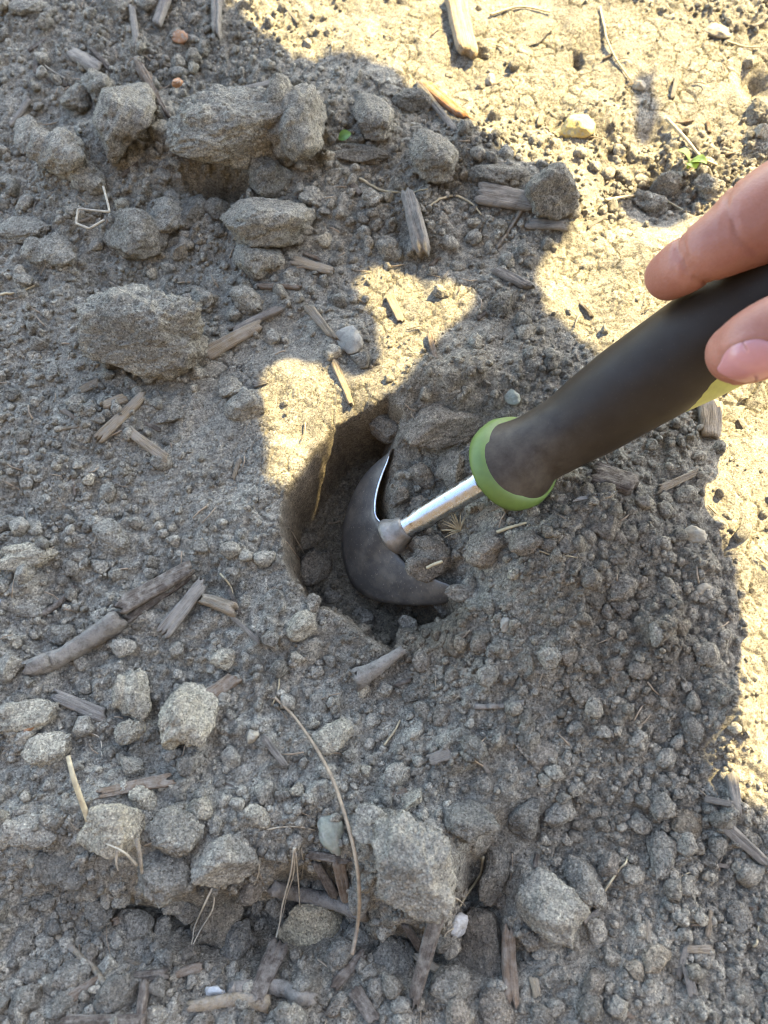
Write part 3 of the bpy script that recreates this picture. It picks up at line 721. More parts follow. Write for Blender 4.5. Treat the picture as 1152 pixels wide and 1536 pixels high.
put_line('twig', 'thick ridged grey twig lying at an angle beside the dark split chip', [(42, 1004), (90, 985), (135, 958), (182, 928)], 29, 'wg', DUSTY, 'twig', .6, knobbly=.10, sides=14, n=34, taper=(.85, 1.1))
put_line('twig', 'thin dark twig above the thick ridged twig', [(62, 922), (88, 905), (112, 880)], 9, 'wd', DUSTY, 'twig', 1, knobbly=.12, sides=7)
put_line('twig', 'stubby twig poking over the rim of the hole', [(534, 1018), (566, 1000), (604, 974)], 25, 'wg', DUSTY, 'twig', .9, knobbly=.10, sides=12, taper=(1.25, .55))
put_line('root', 'smooth bluish grey root crossing above the pale brown stone', [(408, 1332), (450, 1342), (500, 1352), (548, 1372)], 22, 'bl', DUSTY, 'root', 1.6, knobbly=.08, sides=12)
put_line('twig', 'bent brown twig on the bottom soil right of the pale wood', [(344, 1484), (390, 1478), (432, 1484), (470, 1500)], 22, 'wg', DUSTY, 'twig', .8, knobbly=.09, sides=12)
put_line('wood_piece', 'pale weathered wood piece with pointed ends near the bottom edge', [(282, 1510), (320, 1504), (360, 1498), (402, 1506)], 27, 'wt', DUSTY, 'wood piece', .8, knobbly=.12, sides=10, taper=(.6, 1.0))
put_line('stick', 'short speckled tan stick in the lower corner', [(86, 1404), (110, 1424), (140, 1452), (166, 1484)], 10, 'wt', DUSTY, 'stick', 1.3, knobbly=.08, sides=8)
put_line('twig', 'short twig lying on the lower mound', [(712, 1060), (745, 1060), (786, 1054)], 8, 'wg', DUSTY, 'twig', 1, knobbly=.1, sides=7)
put_line('twig', 'thin twig slanting below the flat slab chip', [(746, 372), (764, 344), (788, 308)], 6, 'wt', DUSTY, 'twig', 1.2, knobbly=.1)
put_line('twig', 'thin twig beside the wedge-shaped clod', [(875, 1384), (897, 1366)], 9, 'wg', DUSTY, 'twig', 1.5, sides=7)
put_line('twig', 'dark twig at the right photo edge', [(1122, 1312), (1152, 1296), (1180, 1284)], 8, 'wg', DUSTY, 'twig', 1.2, sides=7)
put_line('pine_needle', 'long dry curved needle running down the soil', [(412, 1046), (440, 1074), (470, 1116), (497, 1165), (518, 1225), (534, 1290), (539, 1345), (536, 1390), (528, 1432)], 5.2, 'r', FIBRE, 'needle',
         lifts=[.003, .0035, .004, .005, .006, .009, .014, .018, .016], sides=6, n=60, taper=(.9, 1.2))
put_line('straw', 'thin straw end above the long dry needle', [(408, 1058), (416, 1040), (419, 1018)], 3, 's', FIBRE, 'straw', 2)
put_line('straw_stalk', 'pale straw stalk stuck into the pale-topped clod', [(102, 1134), (112, 1172), (134, 1234)], 10, 's', FIBRE, 'straw', lifts=[.022, .018, .008], sides=7, taper=(.7, 1.0), flat=.5)
put_line('straw', 'split pale straw hanging under the pale-topped clod', [(160, 1266), (185, 1278), (206, 1298)], 4.5, 'rp', FIBRE, 'straw', lifts=[.012, .013, .012], flat=.5, taper=(.5, 1))
put_line('straw', 'short straw husk below the split pale straw', [(176, 1276), (174, 1292), (177, 1306)], 6, 'rp', FIBRE, 'straw', lifts=[.012, .012, .012], flat=.4, taper=(1, .4))
put_line('straw', 'brown stub hanging beside the straw husk', [(205, 1258), (210, 1285), (213, 1310)], 8, 'wt', DUSTY, 'straw', lifts=[.01, .012, .012], taper=(1, .6))
put_line('straw', 'bent pale straw forming a corner on the wide clod', [(155, 280), (163, 310), (164, 318), (117, 313), (114, 335), (134, 343), (156, 330)], 3.6, 'rp', FIBRE, 'straw', lifts=[.008, .012, .012, .010, .009, .010, .011], n=50, sharp=True)
ROOTS = [
 ('rootlet hanging over the brown angular stone, its outer strand', [(318, 1332), (306, 1358), (292, 1390), (286, 1420), (266, 1468)], 3.2),
 ('rootlet hanging over the brown angular stone, its inner strand', [(322, 1342), (318, 1366), (300, 1396), (286, 1424), (270, 1458)], 2.6),
 ('long rootlet hanging past the pale brown stone', [(441, 1272), (436, 1310), (424, 1356), (416, 1400), (400, 1440), (372, 1482)], 3.2),
 ('second rootlet falling beside the long hanging rootlet', [(443, 1272), (440, 1312), (430, 1344), (424, 1372), (414, 1402)], 2.6),
 ('rootlet falling onto the smooth grey root', [(444, 1280), (448, 1330), (450, 1360), (454, 1374)], 2.6),
 ('short rootlet strand at the root cluster', [(452, 1272), (455, 1296), (452, 1318)], 2.4),
 ('curved pale rootlet above the root cluster', [(400, 1244), (425, 1240), (448, 1240), (472, 1245)], 3.4),
 ('short pale rootlet left of the greenish stone', [(474, 1262), (482, 1282), (492, 1292)], 2.6),
 ('branching rootlet under the crumbly rooted clod', [(390, 1282), (386, 1316), (368, 1348)], 2.8),
 ('curled pale rootlet around the white quartz', [(662, 1348), (685, 1348), (702, 1366), (709, 1396), (700, 1416)], 3.2),
 ('thin rootlet left of the white quartz', [(680, 1392), (668, 1402), (664, 1430)], 3),
 ('bent straw in the dark gap beside the large upright clod', [(725, 1285), (720, 1312), (700, 1342), (690, 1360)], 5),
 ('straw slanting past the leaning clod', [(902, 1344), (922, 1314), (943, 1284)], 4.2),
 ('thin straw on the sunlit soil near the top', [(735, 22), (780, 10), (826, 18)], 4),
 ('straw running down the sunlit soil', [(900, 10), (908, 52), (925, 90), (946, 120)], 4),
 ('fine straw beside the flat sunlit stone', [(1090, 62), (1118, 70), (1140, 70)], 3.2),
 ('dry stalk pair over the shaded hollow in the sun', [(908, 300), (950, 294), (990, 298), (1030, 318)], 4.5),
 ('dry stalk leading to the green sprout', [(1000, 178), (1030, 210), (1052, 236), (1076, 248)], 6),
 ('thin straw left of the dark ridge', [(540, 268), (568, 284), (606, 290), (642, 284)], 4),
 ('thin curved straw on the dark soil below the ridge', [(640, 312), (676, 294), (706, 304), (722, 322)], 4),
 ('thin root in the upper corner shade', [(52, 80), (70, 100), (98, 118)], 3),
 ('straw at the photo edge left of the block clod', [(0, 442), (28, 438), (58, 426)], 4),
 ('thin straw at the left edge above the pale-top clod', [(0, 858), (-2, 848), (6, 838)], 4),
 ('straw in the row of clods below the collar', [(808, 826), (834, 834), (866, 836)], 3),
 ('fine root below the orange corner clod', [(122, 1082), (134, 1098), (150, 1108), (153, 1134)], 3),
 ('thin straw on the lower mound edge', [(576, 1118), (592, 1096), (600, 1080)], 4),
 ('straw in front of the brown wedge', [(1006, 1330), (1020, 1316), (1036, 1308)], 3),
 ('fine straw near the right photo edge bottom', [(1130, 1420), (1136, 1404), (1138, 1388)], 4),
 ('straw above the orange wood corner', [(330, 860), (346, 880), (350, 900)], 3.5),
 ('grass shred under the collar beside the seed tuft', [(745, 798), (768, 790), (790, 784)], 6),
]
for lab, pts, wp in ROOTS:
    big = 'rootlet' in lab or 'root ' in lab
    put_line('rootlet' if big else 'straw', lab, pts, wp, 'rp' if big else 's', FIBRE, 'rootlet' if big else 'straw', 2.2,
             lifts=[.003+.013*(1-abs(2*i/(len(pts)-1)-.7)) for i in range(len(pts))] if 'hanging' in lab or 'falling' in lab else None, taper=(1, .6), n=30)
tf = link('seed_tuft', None, label='small straw-coloured seed tuft under the green collar', category='seed tuft')
tp = on_ground(690, 796, .004); tf.location = tp
for i in range(14):
    a = R(70+i*11+random.uniform(-6, 6)); L = random.uniform(.005, .009)
    C = [Vector((0, 0, 0)), Vector((math.cos(a)*L*.6, math.sin(a)*L*.6, .0025)), Vector((math.cos(a)*L, math.sin(a)*L, .003))]
    V, F = tube(C, [.0004, .0003, .0001], 4, 0); o = link('bristle', quads_to_mesh('bristle', V, F, FIBRE), tf); tint(o, 's')
put_line('straw', 'short straw bit stuck in the very crumbly blade clod', [(640, 852), (652, 846), (664, 842)], 5, 's', FIBRE, 'straw', lifts=[.016, .016, .016])

# ------------------------------------------------------------------ green leaves
LEAF = plain('green_leaf', (0.10, 0.20, 0.035), .5, var=.3, nscale=200)
SPROUT = plain('yellow_green_leaf', (0.30, 0.36, 0.03), .5, var=.3, nscale=200)
def leaf_blade(L, W, bend, n=8):
    V = []; F = []
    for i in range(n+1):
        u = i/n; w_ = W*math.sin(math.pi*min(1, u*.92+.06))**.8
        for j in (-1, -.5, 0, .5, 1):
            V.append((u*L, j*w_, bend*L*math.sin(u*2.4) + abs(j)*w_*.35)); V
    m = 5
    for i in range(n):
        for j in range(m-1): F.append((i*m+j, (i+1)*m+j, (i+1)*m+j+1, i*m+j+1))
    V2 = [(x, y, z-.0003) for x, y, z in V]; o = len(V); F2 = [(o+d, o+c, o+b, o+a) for a, b, c, d in F]
    return V+V2, F+F2
lf = link('green_leaf', quads_to_mesh('green_leaf', *leaf_blade(.0068, .0025, .25), LEAF), label='small green leaf fragment above the long smooth clod', category='leaf')
lf.location = on_ground(508, 208, .006); lf.rotation_euler = (R(25), R(-15), R(10))
sp = link('sprout', None, label='yellow-green two-leaved sprout in the sunlit soil', category='sprout'); sp.location = on_ground(1034, 244, .003)
for L, a, rx in ((.0085, 150, 20), (.0085, -30, -10), (.007, -75, 10)):
    o = link('leaf', quads_to_mesh('leaf', *leaf_blade(L, .0036, .3), SPROUT), sp); o.rotation_euler = (R(rx), R(-12), R(a))
V, F = tube([Vector((0, 0, -.012)), Vector((.0005, 0, -.005)), Vector((0, 0, .0005))], .0007, 6); link('stem', quads_to_mesh('stem', V, F, SPROUT), sp)

# ------------------------------------------------------------------ the hand hoe
CAMDIR = lambda p: (CAM-p).normalized()
root_p = on_ground(600, 850)
hoe = link('hand_hoe', None, label='short hand hoe with crescent steel blade and dark rubber grip, dug into the hole', category='hand hoe')
hoe.location = (root_p.x, root_p.y, -0.03)
HO = Vector(hoe.location)
# blade: crescent outline on a tilted plane, dished, with thickness
pA, pB, pC = at(583, 672, 0.001), at(696, 886, 0.003), at(508, 812, -0.030)
nrm = (pB-pA).cross(pC-pA).normalized()
if nrm.dot(CAMDIR(pA)) < 0: nrm = -nrm
def on_blade(px, py):
    d = FWD*FPX + RIGHT*(px-576) - UP*(py-768)
    return CAM + d*((pA-CAM).dot(nrm)/d.dot(nrm))
OUTER = [(583, 672), (560, 690), (540, 714), (525, 745), (515, 780), (512, 815), (517, 850), (530, 880), (556, 899), (590, 907), (630, 909), (664, 905), (688, 893)]
INNER = [(584, 673), (582, 692), (577, 712), (572, 735), (570, 758), (574, 778), (590, 790), (598, 806), (600, 824), (612, 842), (634, 857), (660, 871), (684, 882)]
N_ = 40; M_ = 12
def resample(P, n):
    P = [Vector((x, y, 0)) for x, y in P]; return spline(P, n)
oc, ic = resample(OUTER, N_), resample(INNER, N_)
V = []; F = []
for i in range(N_):
    for j in range(M_):
        f = j/(M_-1); q = oc[i]*(1-f)+ic[i]*f
        u = i/(N_-1)*2-1
        P_ = on_blade(q.x, q.y) - nrm*(0.0055*u*u) + nrm*0.0035*math.exp(-(u/.16)**2)*f**2 + nrm*0.004 - nrm*0.004*(1-f)**2
        th = 0.0011 if f > .2 else 0.0003+0.004*f
        V.append((P_ + nrm*th*.5, P_ - nrm*th*.5))
top = [a for a, b in V]; bot = [b for a, b in V]; o_ = len(top)
for i in range(N_-1):
    for j in range(M_-1):
        a = i*M_+j; F.append((a, a+M_, a+M_+1, a+1)); F.append((o_+a, o_+a+1, o_+a+M_+1, o_+a+M_))
    a = i*M_; F.append((a, o_+a, o_+a+M_, a+M_)); a = i*M_+M_-1; F.append((a, a+M_, o_+a+M_, o_+a))
for j in range(M_-1):
    a = j; F.append((a, a+1, o_+a+1, o_+a)); a = (N_-1)*M_+j; F.append((a, o_+a, o_+a+1, a+1))
def steel_blade():
    t = NT('dark_steel'); p = t.n('ShaderNodeNewGeometry').outputs['Position']
    t.b.inputs['Metallic'].default_value = .35
    dust = t.ramp(t.noise(p, 95, 5, .7), [(.44, (0, 0, 0)), (.78, (1, 1, 1))])
    c = t.mix(dust, (0.085, 0.073, 0.060), (0.20, 0.165, 0.122))
    speck = t.ramp(t.noise(p, 900, 3, .7), [(.62, (0, 0, 0)), (.70, (1, 1, 1))])
    c = t.mix(speck, c, (0.26, 0.215, 0.16))
    t.l(c, t.b.inputs['Base Color'])
    t.l(t.ramp(t.noise(p, 150, 4), [(.3, (.36,)*3), (.7, (.62,)*3)]), t.b.inputs['Roughness'])
    t.l(t.bump(t.noise(p, 500, 4), .15, .0004), t.b.inputs['Normal']); return t.m
bl = link('blade', quads_to_mesh('blade', [v-HO for v in top+bot], F, steel_blade()), hoe)
# bright ground edge along the upper horn
EDGE = plain('bright_steel', (0.62, 0.63, 0.65), .28, 1.0, var=.2, nscale=600)
V, F = tube([on_blade(c.x, c.y) - nrm*(0.0055*((i/(N_-1)*2-1)**2)) + nrm*0.0043 - HO for i, c in enumerate(ic) if 2 <= i <= 19], [.0002+.0004*math.sin(math.pi*(k+.5)/18) for k in range(18)], 6, 0)
link('ground_edge', quads_to_mesh('ground_edge', V, F, EDGE), bl)
# shank with its weld collar
s0, s1 = at(592, 802, -0.001), at(725, 722, 0.0205)
ax_s = (s1-s0).normalized()
def lathe(path, rads, sides=28, jit=0):
    return tube(path, rads, sides, jit)
def steel_shank():
    t = NT('polished_steel'); p = t.n('ShaderNodeNewGeometry').outputs['Position']; t.b.inputs['Metallic'].default_value = 1
    c = t.mix(t.ramp(t.noise(p, 330, 5, .7), [(.56, (0, 0, 0)), (.72, (1, 1, 1))]), (0.47, 0.465, 0.455), (0.27, 0.24, 0.205))
    t.l(c, t.b.inputs['Base Color']); t.l(t.ramp(t.noise(p, 400, 4), [(.35, (.18,)*3), (.7, (.42,)*3)]), t.b.inputs['Roughness']); return t.m
r_sh = 18.3/scale_at((s0+s1)/2)
pts = [s0 + (s1-s0)*(i/14) for i in range(15)]
V, F = lathe([p-HO for p in pts], [r_sh*(1.0 if i > 3 else 0.92) for i in range(15)])
link('shank', quads_to_mesh('shank', V, F, steel_shank()), hoe)
pts = [s0 + ax_s*d for d in (-.0040, -.0028, -.001, .001, .003, .0048, .0062)]
V, F = tube([p-HO for p in pts], [r_sh*k for k in (1.2, 1.62, 1.58, 1.36, 1.18, 1.10, .98)], 20, .04)
link('weld_collar', quads_to_mesh('weld_collar', V, F, plain('weld_steel', (0.19, 0.165, 0.135), .5, .6, var=.35, nscale=260, bump=.5, bd=.0006)), hoe)
# handle: centre line and half widths read off the photo (pixels), height rising towards the hand
HL = [(773, 693, 71.5), (785, 686, 63), (806, 672, 54), (849, 648, 56), (893, 619, 64), (943, 585, 70), (988, 556, 73.5), (1051, 512, 75), (1100, 478, 74), (1160, 436, 74), (1240, 380, 73), (1330, 316, 66)]
CL3 = []; RD = []
for x, y, hw in HL:
    s = math.hypot(x-773, y-693); z = 0.0245 + s/4500*0.50
    p = at(x, y, z); CL3.append(p); RD.append(hw/scale_at(p))
H_N = 60
HC = spline(CL3, H_N); HRr = np.interp(np.linspace(0, len(RD)-1, H_N), np.arange(len(RD)), RD)
AX0 = (HC[1]-HC[0]).normalized()
def skew(V, C, sides, n, amount):                  # the rubber ends in a slanting cut
    out = []
    for i in range(n):
        k = max(0, 1-i/11.0)
        for s_ in range(sides):
            v = V[i*sides+s_]; rad_ = v-C[i]
            cdir = CAMDIR(C[i]); cdir = (cdir-AX0*cdir.dot(AX0)).normalized()
            out.append(v - AX0*(rad_.dot(cdir)*amount*k))
    return out + V[n*sides:]
SD = 48
V, F = tube(HC, list(HRr), SD); V = skew(V, HC, SD, H_N, 0.56)
def rubber():
    t = NT('dark_rubber'); p = t.n('ShaderNodeNewGeometry').outputs['Position']
    dv = t.n('ShaderNodeVectorMath', operation='DISTANCE'); t.l(p, dv.inputs[0]); dv.inputs[1].default_value = HC[0]+CAMDIR(HC[0])*.016
    near_ = t.ramp(dv.outputs['Value'], [(.006, (1, 1, 1)), (.034, (.12,)*3)])
    dust = t.mix(1.0, near_, t.ramp(t.noise(p, 110, 6, .7), [(.34, (.15,)*3), (.68, (.9,)*3)]), 'MULTIPLY')
    c = t.mix(dust, (0.021, 0.0135, 0.0078), (0.085, 0.066, 0.047))
    sp_ = t.ramp(t.noise(p, 1400, 2, .6), [(.66, (0, 0, 0)), (.74, (.8,)*3)])
    c = t.mix(t.mix(1.0, sp_, (.35, .35, .35), 'MULTIPLY'), c, (0.10, 0.078, 0.054)); t.l(c, t.b.inputs['Base Color'])
    t.l(t.ramp(t.noise(p, 80, 4), [(.3, (.44,)*3), (.7, (.62,)*3)]), t.b.inputs['Roughness'])
    t.b.inputs['Specular IOR Level'].default_value = .22
    t.l(t.bump(t.noise(p, 1600, 3), .12, .0002), t.b.inputs['Normal']); return t.m
link('grip', quads_to_mesh('grip', [v-HO for v in V], F, rubber()), hoe)
# green plastic collar under the grip end, domed towards the shank
GREEN = plain('green_plastic', (0.085, 0.130, 0.022), .55, var=.12, nscale=220, bump=.1)
offs = [-.0056, -.0055, -.0053, -.0046, -.0026, .0, .004]; rr_ = [.2, .84, .92, .965, .995, 1.012, .93]
C = [HC[0] + AX0*o for o in offs]; V, F = tube(C, [HRr[0]*k for k in rr_], SD)
V2 = []
for i in range(len(offs)):
    for s_ in range(SD):
        v = V[i*SD+s_]; cdir = CAMDIR(C[i]); cdir = (cdir-AX0*cdir.dot(AX0)).normalized(); V2.append(v-AX0*((v-C[i]).dot(cdir)*0.56))
V2 += V[len(offs)*SD:]
link('collar', quads_to_mesh('collar', [v-HO for v in V2], F, GREEN), hoe)
# olive plastic spine showing below the grip
i0 = 26; nn = H_N-i0
scr = (RIGHT*.57 - UP*.82).normalized()
C = []
for i in range(i0, H_N):
    k = min(1, (i-i0)/14); C.append(HC[i] + scr*(-0.0012+0.0064*k) - Vector((0, 0, 1))*0.002)
V, F = tube(C, [HRr[i]*(.80+.12*min(1, (i-i0)/10)) for i in range(i0, H_N)], 36)
link('spine', quads_to_mesh('spine', [v-HO for v in V], F, plain('olive_plastic', (0.34, 0.33, 0.09), .5, var=.1)), hoe)

# ------------------------------------------------------------------ the hand
def skin():
    t = NT('skin'); p = t.n('ShaderNodeNewGeometry').outputs['Position']
    c = t.ramp(t.noise(p, 70, 4), [(.3, (0.285, 0.112, 0.074)), (.7, (0.365, 0.158, 0.110))])
    c = t.mix(t.ramp(t.noise(p, 900, 3), [(.45, (0, 0, 0)), (.75, (.35,)*3)]), c, (0.25, 0.095, 0.052))
    t.l(c, t.b.inputs['Base Color']); t.b.inputs['Roughness'].default_value = .48
    t.b.inputs['Subsurface Weight'].default_value = .35; t.b.inputs['Subsurface Radius'].default_value = (.006, .0024, .0014); t.b.inputs['Subsurface Scale'].default_value = 1
    t.b.inputs['Specular IOR Level'].default_value = .4
    v = t.n('ShaderNodeTexVoronoi'); v.inputs['Scale'].default_value = 1100; t.l(p, v.inputs['Vector'])
    b = t.bump(v.outputs['Distance'], .12, .0005); b = t.bump(t.noise(p, 350, 4), .15, .0006, b); t.l(b, t.b.inputs['Normal']); return t.m
SKIN = skin()
def seg_chain(pts, n):                             # (px,py,z,r mm) -> a rounded tapered tube
    P = [at(x, y, z) for x, y, z, r in pts]; rs = [r*1e-3 for *_, r in pts]
    C = spline(P, n); rr = list(np.interp(np.linspace(0, len(rs)-1, n), np.arange(len(rs)), rs))
    d0 = (C[0]-C[1]).normalized(); d1 = (C[-1]-C[-2]).normalized()
    pre = [(C[0]+d0*rr[0]*math.sin(a), rr[0]*math.cos(a)) for a in (1.5, 1.25, .95, .6, .3)]
    post = [(C[-1]+d1*rr[-1]*math.sin(a), rr[-1]*math.cos(a)) for a in (.3, .6, .95, 1.25, 1.5)]
    CC = [c for c, _ in pre]+C+[c for c, _ in post]; RR = [r for _, r in pre]+rr+[r for _, r in post]
    return tube(CC, RR, 24)
INDEX = [(1004, 414, .0785, 9.0), (1022, 402, .0840, 9.9), (1042, 389, .0885, 9.7), (1064, 376, .0925, 11.0), (1094, 359, .0955, 12.5), (1132, 335, .0975, 15.2), (1182, 308, .0990, 17.2), (1240, 278, .100, 15.5), (1310, 246, .100, 15.5)]
THUMB = [(1106, 530, .0945, 10.2), (1126, 520, .0985, 11.5), (1160, 503, .1015, 12.3), (1195, 490, .103, 12.5), (1240, 470, .103, 13), (1300, 440, .102, 15), (1370, 400, .102, 18)]
MIDDLE = [(1235, 470, .064, 8.5), (1205, 425, .058, 9.3), (1195, 375, .064, 10), (1215, 318, .080, 10.5), (1270, 270, .094, 11.5), (1340, 250, .100, 13.5)]
RINGF = [(1290, 440, .066, 8), (1262, 392, .060, 9), (1255, 345, .068, 9.6), (1280, 290, .086, 10), (1330, 265, .096, 11), (1390, 262, .102, 13)]
LITTLE = [(1330, 400, .074, 7), (1312, 360, .068, 7.6), (1312, 322, .076, 8), (1335, 290, .092, 9), (1380, 285, .100, 10), (1430, 292, .104, 12)]
PALM1 = [(1320, 240, .102, 15), (1380, 280, .106, 17), (1450, 320, .112, 18), (1520, 330, .118, 19)]
PALM2 = [(1370, 400, .103, 17), (1430, 370, .110, 19), (1520, 340, .118, 20)]
PALM3 = [(1400, 270, .104, 14), (1450, 300, .110, 16), (1520, 325, .118, 19)]
ARM = [(1500, 332, .117, 20), (1600, 315, .128, 21), (1760, 270, .150, 26), (2000, 200, .190, 33)]
Vh = []; Fh = []
for ch in (INDEX, THUMB, MIDDLE, RINGF, LITTLE, PALM1, PALM2, PALM3, ARM):
    V, F = seg_chain(ch, 30); o_ = len(Vh); Vh += V; Fh += [tuple(a+o_ for a in f) for f in F]
hm = quads_to_mesh('hand_raw', Vh, Fh, SKIN)
tmp = bpy.data.objects.new('hand_raw', hm); COL.objects.link(tmp)
m1 = tmp.modifiers.new('r', 'REMESH'); m1.mode = 'VOXEL'; m1.voxel_size = .0013
m2 = tmp.modifiers.new('s', 'SMOOTH'); m2.factor = .6; m2.iterations = 5
dg = bpy.context.evaluated_depsgraph_get(); hme = bpy.data.meshes.new_from_object(tmp.evaluated_get(dg))
bpy.data.objects.remove(tmp); hme.name = 'hand'
HV = np.empty(len(hme.vertices)*3); hme.vertices.foreach_get('co', HV); HV = HV.reshape(-1, 3)
HN = np.empty(len(hme.vertices)*3); hme.vertices.foreach_get('normal', HN); HN = HN.reshape(-1, 3)
def crease(pc, adir, width, depth, rad, sharp=2.0):     # a fold across a finger
    d = HV-np.array(pc); a = d@np.array(adir); q = np.linalg.norm(d, axis=1)
    return -depth*np.exp(-(a/width)**2)*(q < rad)
P3 = lambda t: at(t[0], t[1], t[2])
ia = (P3(INDEX[2])-P3(INDEX[1])).normalized()
disp = crease(P3(INDEX[2]), ia, .0010, .0011, .015) + crease(P3(INDEX[2])+ia*.0024, ia, .0007, .0005, .015) + crease(P3(INDEX[5]), ia, .0010, .0007, .02)
ta = (P3(THUMB[2])-P3(THUMB[0])).normalized()
disp = disp + crease(P3(THUMB[3]), ta, .0008, .0006, .016) + crease(P3(THUMB[3])+ta*.0024, ta, .0006, .0005, .016)
# skin folds round the nail and finer wrinkles
t0_, t1_ = P3(THUMB[0]), P3(THUMB[3]); ax_ = (t1_-t0_).normalized(); nd_ = (CAMDIR(t0_) + scr*0.42); nd_ = (nd_-ax_*nd_.dot(ax_)).normalized(); bd_ = ax_.cross(nd_)
d_ = HV-np.array(t0_); uu = (d_@np.array(ax_)+.0080)/.0185; vv = d_@np.array(bd_); ww = d_@np.array(nd_)
hw_ = .0076*(1-np.clip(np.abs(2*uu-1), 0, 1.2)**3.2*.70); out_ = np.maximum(np.abs(vv)-hw_, np.where(uu > .5, (uu-1)*.0185, -9))
disp = disp + .0007*np.exp(-((out_-.0007)/.0007)**2)*(ww > 0)*(uu > .15)*(uu < 1.15)
wr = vnoise3(HV*np.array([900, 900, 900]), 5)
disp = disp + .00012*wr
for qc, qa, rr_ in ((P3(INDEX[2]), ia, .017), (P3(INDEX[5]), ia, .022), (P3(THUMB[3]), ta, .018)):
    d_ = HV-np.array(qc); a_ = d_@np.array(qa); disp = disp + .00022*np.sin(a_*5200+3*vnoise3(HV*260, 8))*np.exp(-(a_/.0045)**2)*(np.linalg.norm(d_, axis=1) < rr_)
HV = HV + HN*disp[:, None]
hand_o = Vector((P3(PALM1[2]).x, P3(PALM1[2]).y, 0.0))
hme.vertices.foreach_set('co', (HV-np.array(hand_o)).astype(np.float32).ravel()); hme.update()
hme.polygons.foreach_set('use_smooth', [True]*len(hme.polygons)); hme.materials.clear(); hme.materials.append(SKIN)
hand = link('person_hand', hme, label='bare hand gripping the hoe handle between thumb and index finger', category='person'); hand.location = hand_o
# thumb nail, a thin curved plate on the side of the thumb turned to the camera
t0, t1 = P3(THUMB[0]), P3(THUMB[3]); ax = (t1-t0).normalized()
nd = (CAMDIR(t0) + scr*0.42); nd = (nd-ax*nd.dot(ax)).normalized(); bd = ax.cross(nd)
from mathutils.bvhtree import BVHTree
bvh = BVHTree.FromPolygons([Vector(v) for v in HV], [tuple(p.vertices) for p in hme.polygons])
V = []; F = []; nu, nv = 20, 17
B_ = []; Tn = np.zeros((nu, nv))
for i in range(nu):
    u = i/(nu-1)
    for j in range(nv):
        v = j/(nv-1)*2-1
        hwid = .0076*(1-abs(2*u-1)**3.2*.70)
        base_ = t0 + ax*(-.0080+.0185*u + (.0014 if u < .5 else -.0008)*v*v) + bd*hwid*v
        hit = bvh.ray_cast(base_+nd*.04, -nd); B_.append(base_); Tn[i, j] = .04-hit[3] if hit[0] is not None else np.nan
Tn = np.where(np.isnan(Tn), np.nanmin(Tn), Tn)
for _ in range(4):
    q_ = np.pad(Tn, 1, mode='edge'); Tn = (q_[1:-1, 1:-1]*2+q_[:-2, 1:-1]+q_[2:, 1:-1]+q_[1:-1, :-2]+q_[1:-1, 2:])/6
for i in range(nu):
    for j in range(nv):
        v = j/(nv-1)*2-1; u = i/(nu-1)
        V.append(B_[i*nv+j] + nd*(Tn[i, j] + .0009 - .0008*abs(v)**3 - (.0007 if u > .93 else 0) - (.0005 if u < .04 else 0)))
for i in range(nu-1):
    for j in range(nv-1): a = i*nv+j; F.append((a, a+1, a+nv+1, a+nv))
n0 = len(V); V2 = [p-nd*.0009 for p in V]; F2 = [(n0+d, n0+c, n0+b, n0+a) for a, b, c, d in F]
rim = [i*nv for i in range(nu)]+[(nu-1)*nv+j for j in range(1, nv)]+[i*nv+nv-1 for i in range(nu-2, -1, -1)]+[j for j in range(nv-2, 0, -1)]
F3 = [(rim[k], rim[(k+1) % len(rim)], n0+rim[(k+1) % len(rim)], n0+rim[k]) for k in range(len(rim))]
nail = plain('nail', (0.46, 0.205, 0.195), .25, var=.08, nscale=90, bump=.05); 
nail.node_tree.nodes['Principled BSDF'].inputs['Subsurface Weight'].default_value = .2
nail.node_tree.nodes['Principled BSDF'].inputs['Subsurface Radius'].default_value = (.004, .002, .001)
nail.node_tree.nodes['Principled BSDF'].inputs['Subsurface Scale'].default_value = 1
nm_ = quads_to_mesh('thumb_nail', [p-hand_o for p in V+V2], F+F2+F3, nail)
link('thumb_nail', nm_, hand)

# ------------------------------------------------------------------ smaller clods and chips scattered between
LAND = [('the hoe blade', 600, 850), ('the green collar', 740, 720), ('the thumb', 1100, 560), ('the index fingertip', 985, 420), ('the broad flat-topped clod', 370, 200),
        ('the block-shaped clod', 220, 505), ('the thick ridged twig', 110, 965), ('the dark split chip', 235, 880), ('the large pale rounded clod', 283, 1076),
        ('the long dry needle', 500, 1165), ('the large upright clod', 622, 1300), ('the wedge-shaped clod', 827, 1362), ('the white quartz', 688, 1388),
        ('the orange bark strip', 660, 150), ('the yellow lump', 866, 190), ('the green sprout', 1034, 244), ('the upright wood block', 622, 330),
        ('the brown angular stone', 326, 1378), ('the pale brown stone', 469, 1392), ('the pale pointed wood piece', 345, 1504), ('the fibrous round lump', 1041, 803),
        ('the sunlit patch by the hole', 480, 600), ('the dark wood block under the handle', 918, 718), ('the tall upright clod', 190, 178), ('the pale straw stalk', 115, 1180),
        ('the twisted pale splinter', 180, 630), ('the angular flat stone', 525, 512), ('the round pale mound clod', 732, 1012), ('the tall oval clod', 996, 1282),
        ('the brown square clod', 985, 1437), ('the ragged sun border', 1080, 1110), ('the tan sunlit splinter', 692, 35), ('the grey rectangular chip', 128, 92),
        ('the greenish stone', 768, 598), ('the short speckled stick', 125, 1445), ('the pointed clod near the sun', 985, 951), ('the stubby rim twig', 566, 1000),
        ('the big rough clod', 405, 340), ('the dark rounded clod', 832, 285), ('the wide rounded clod', 202, 357), ('the two-lobed clod', 368, 607)]
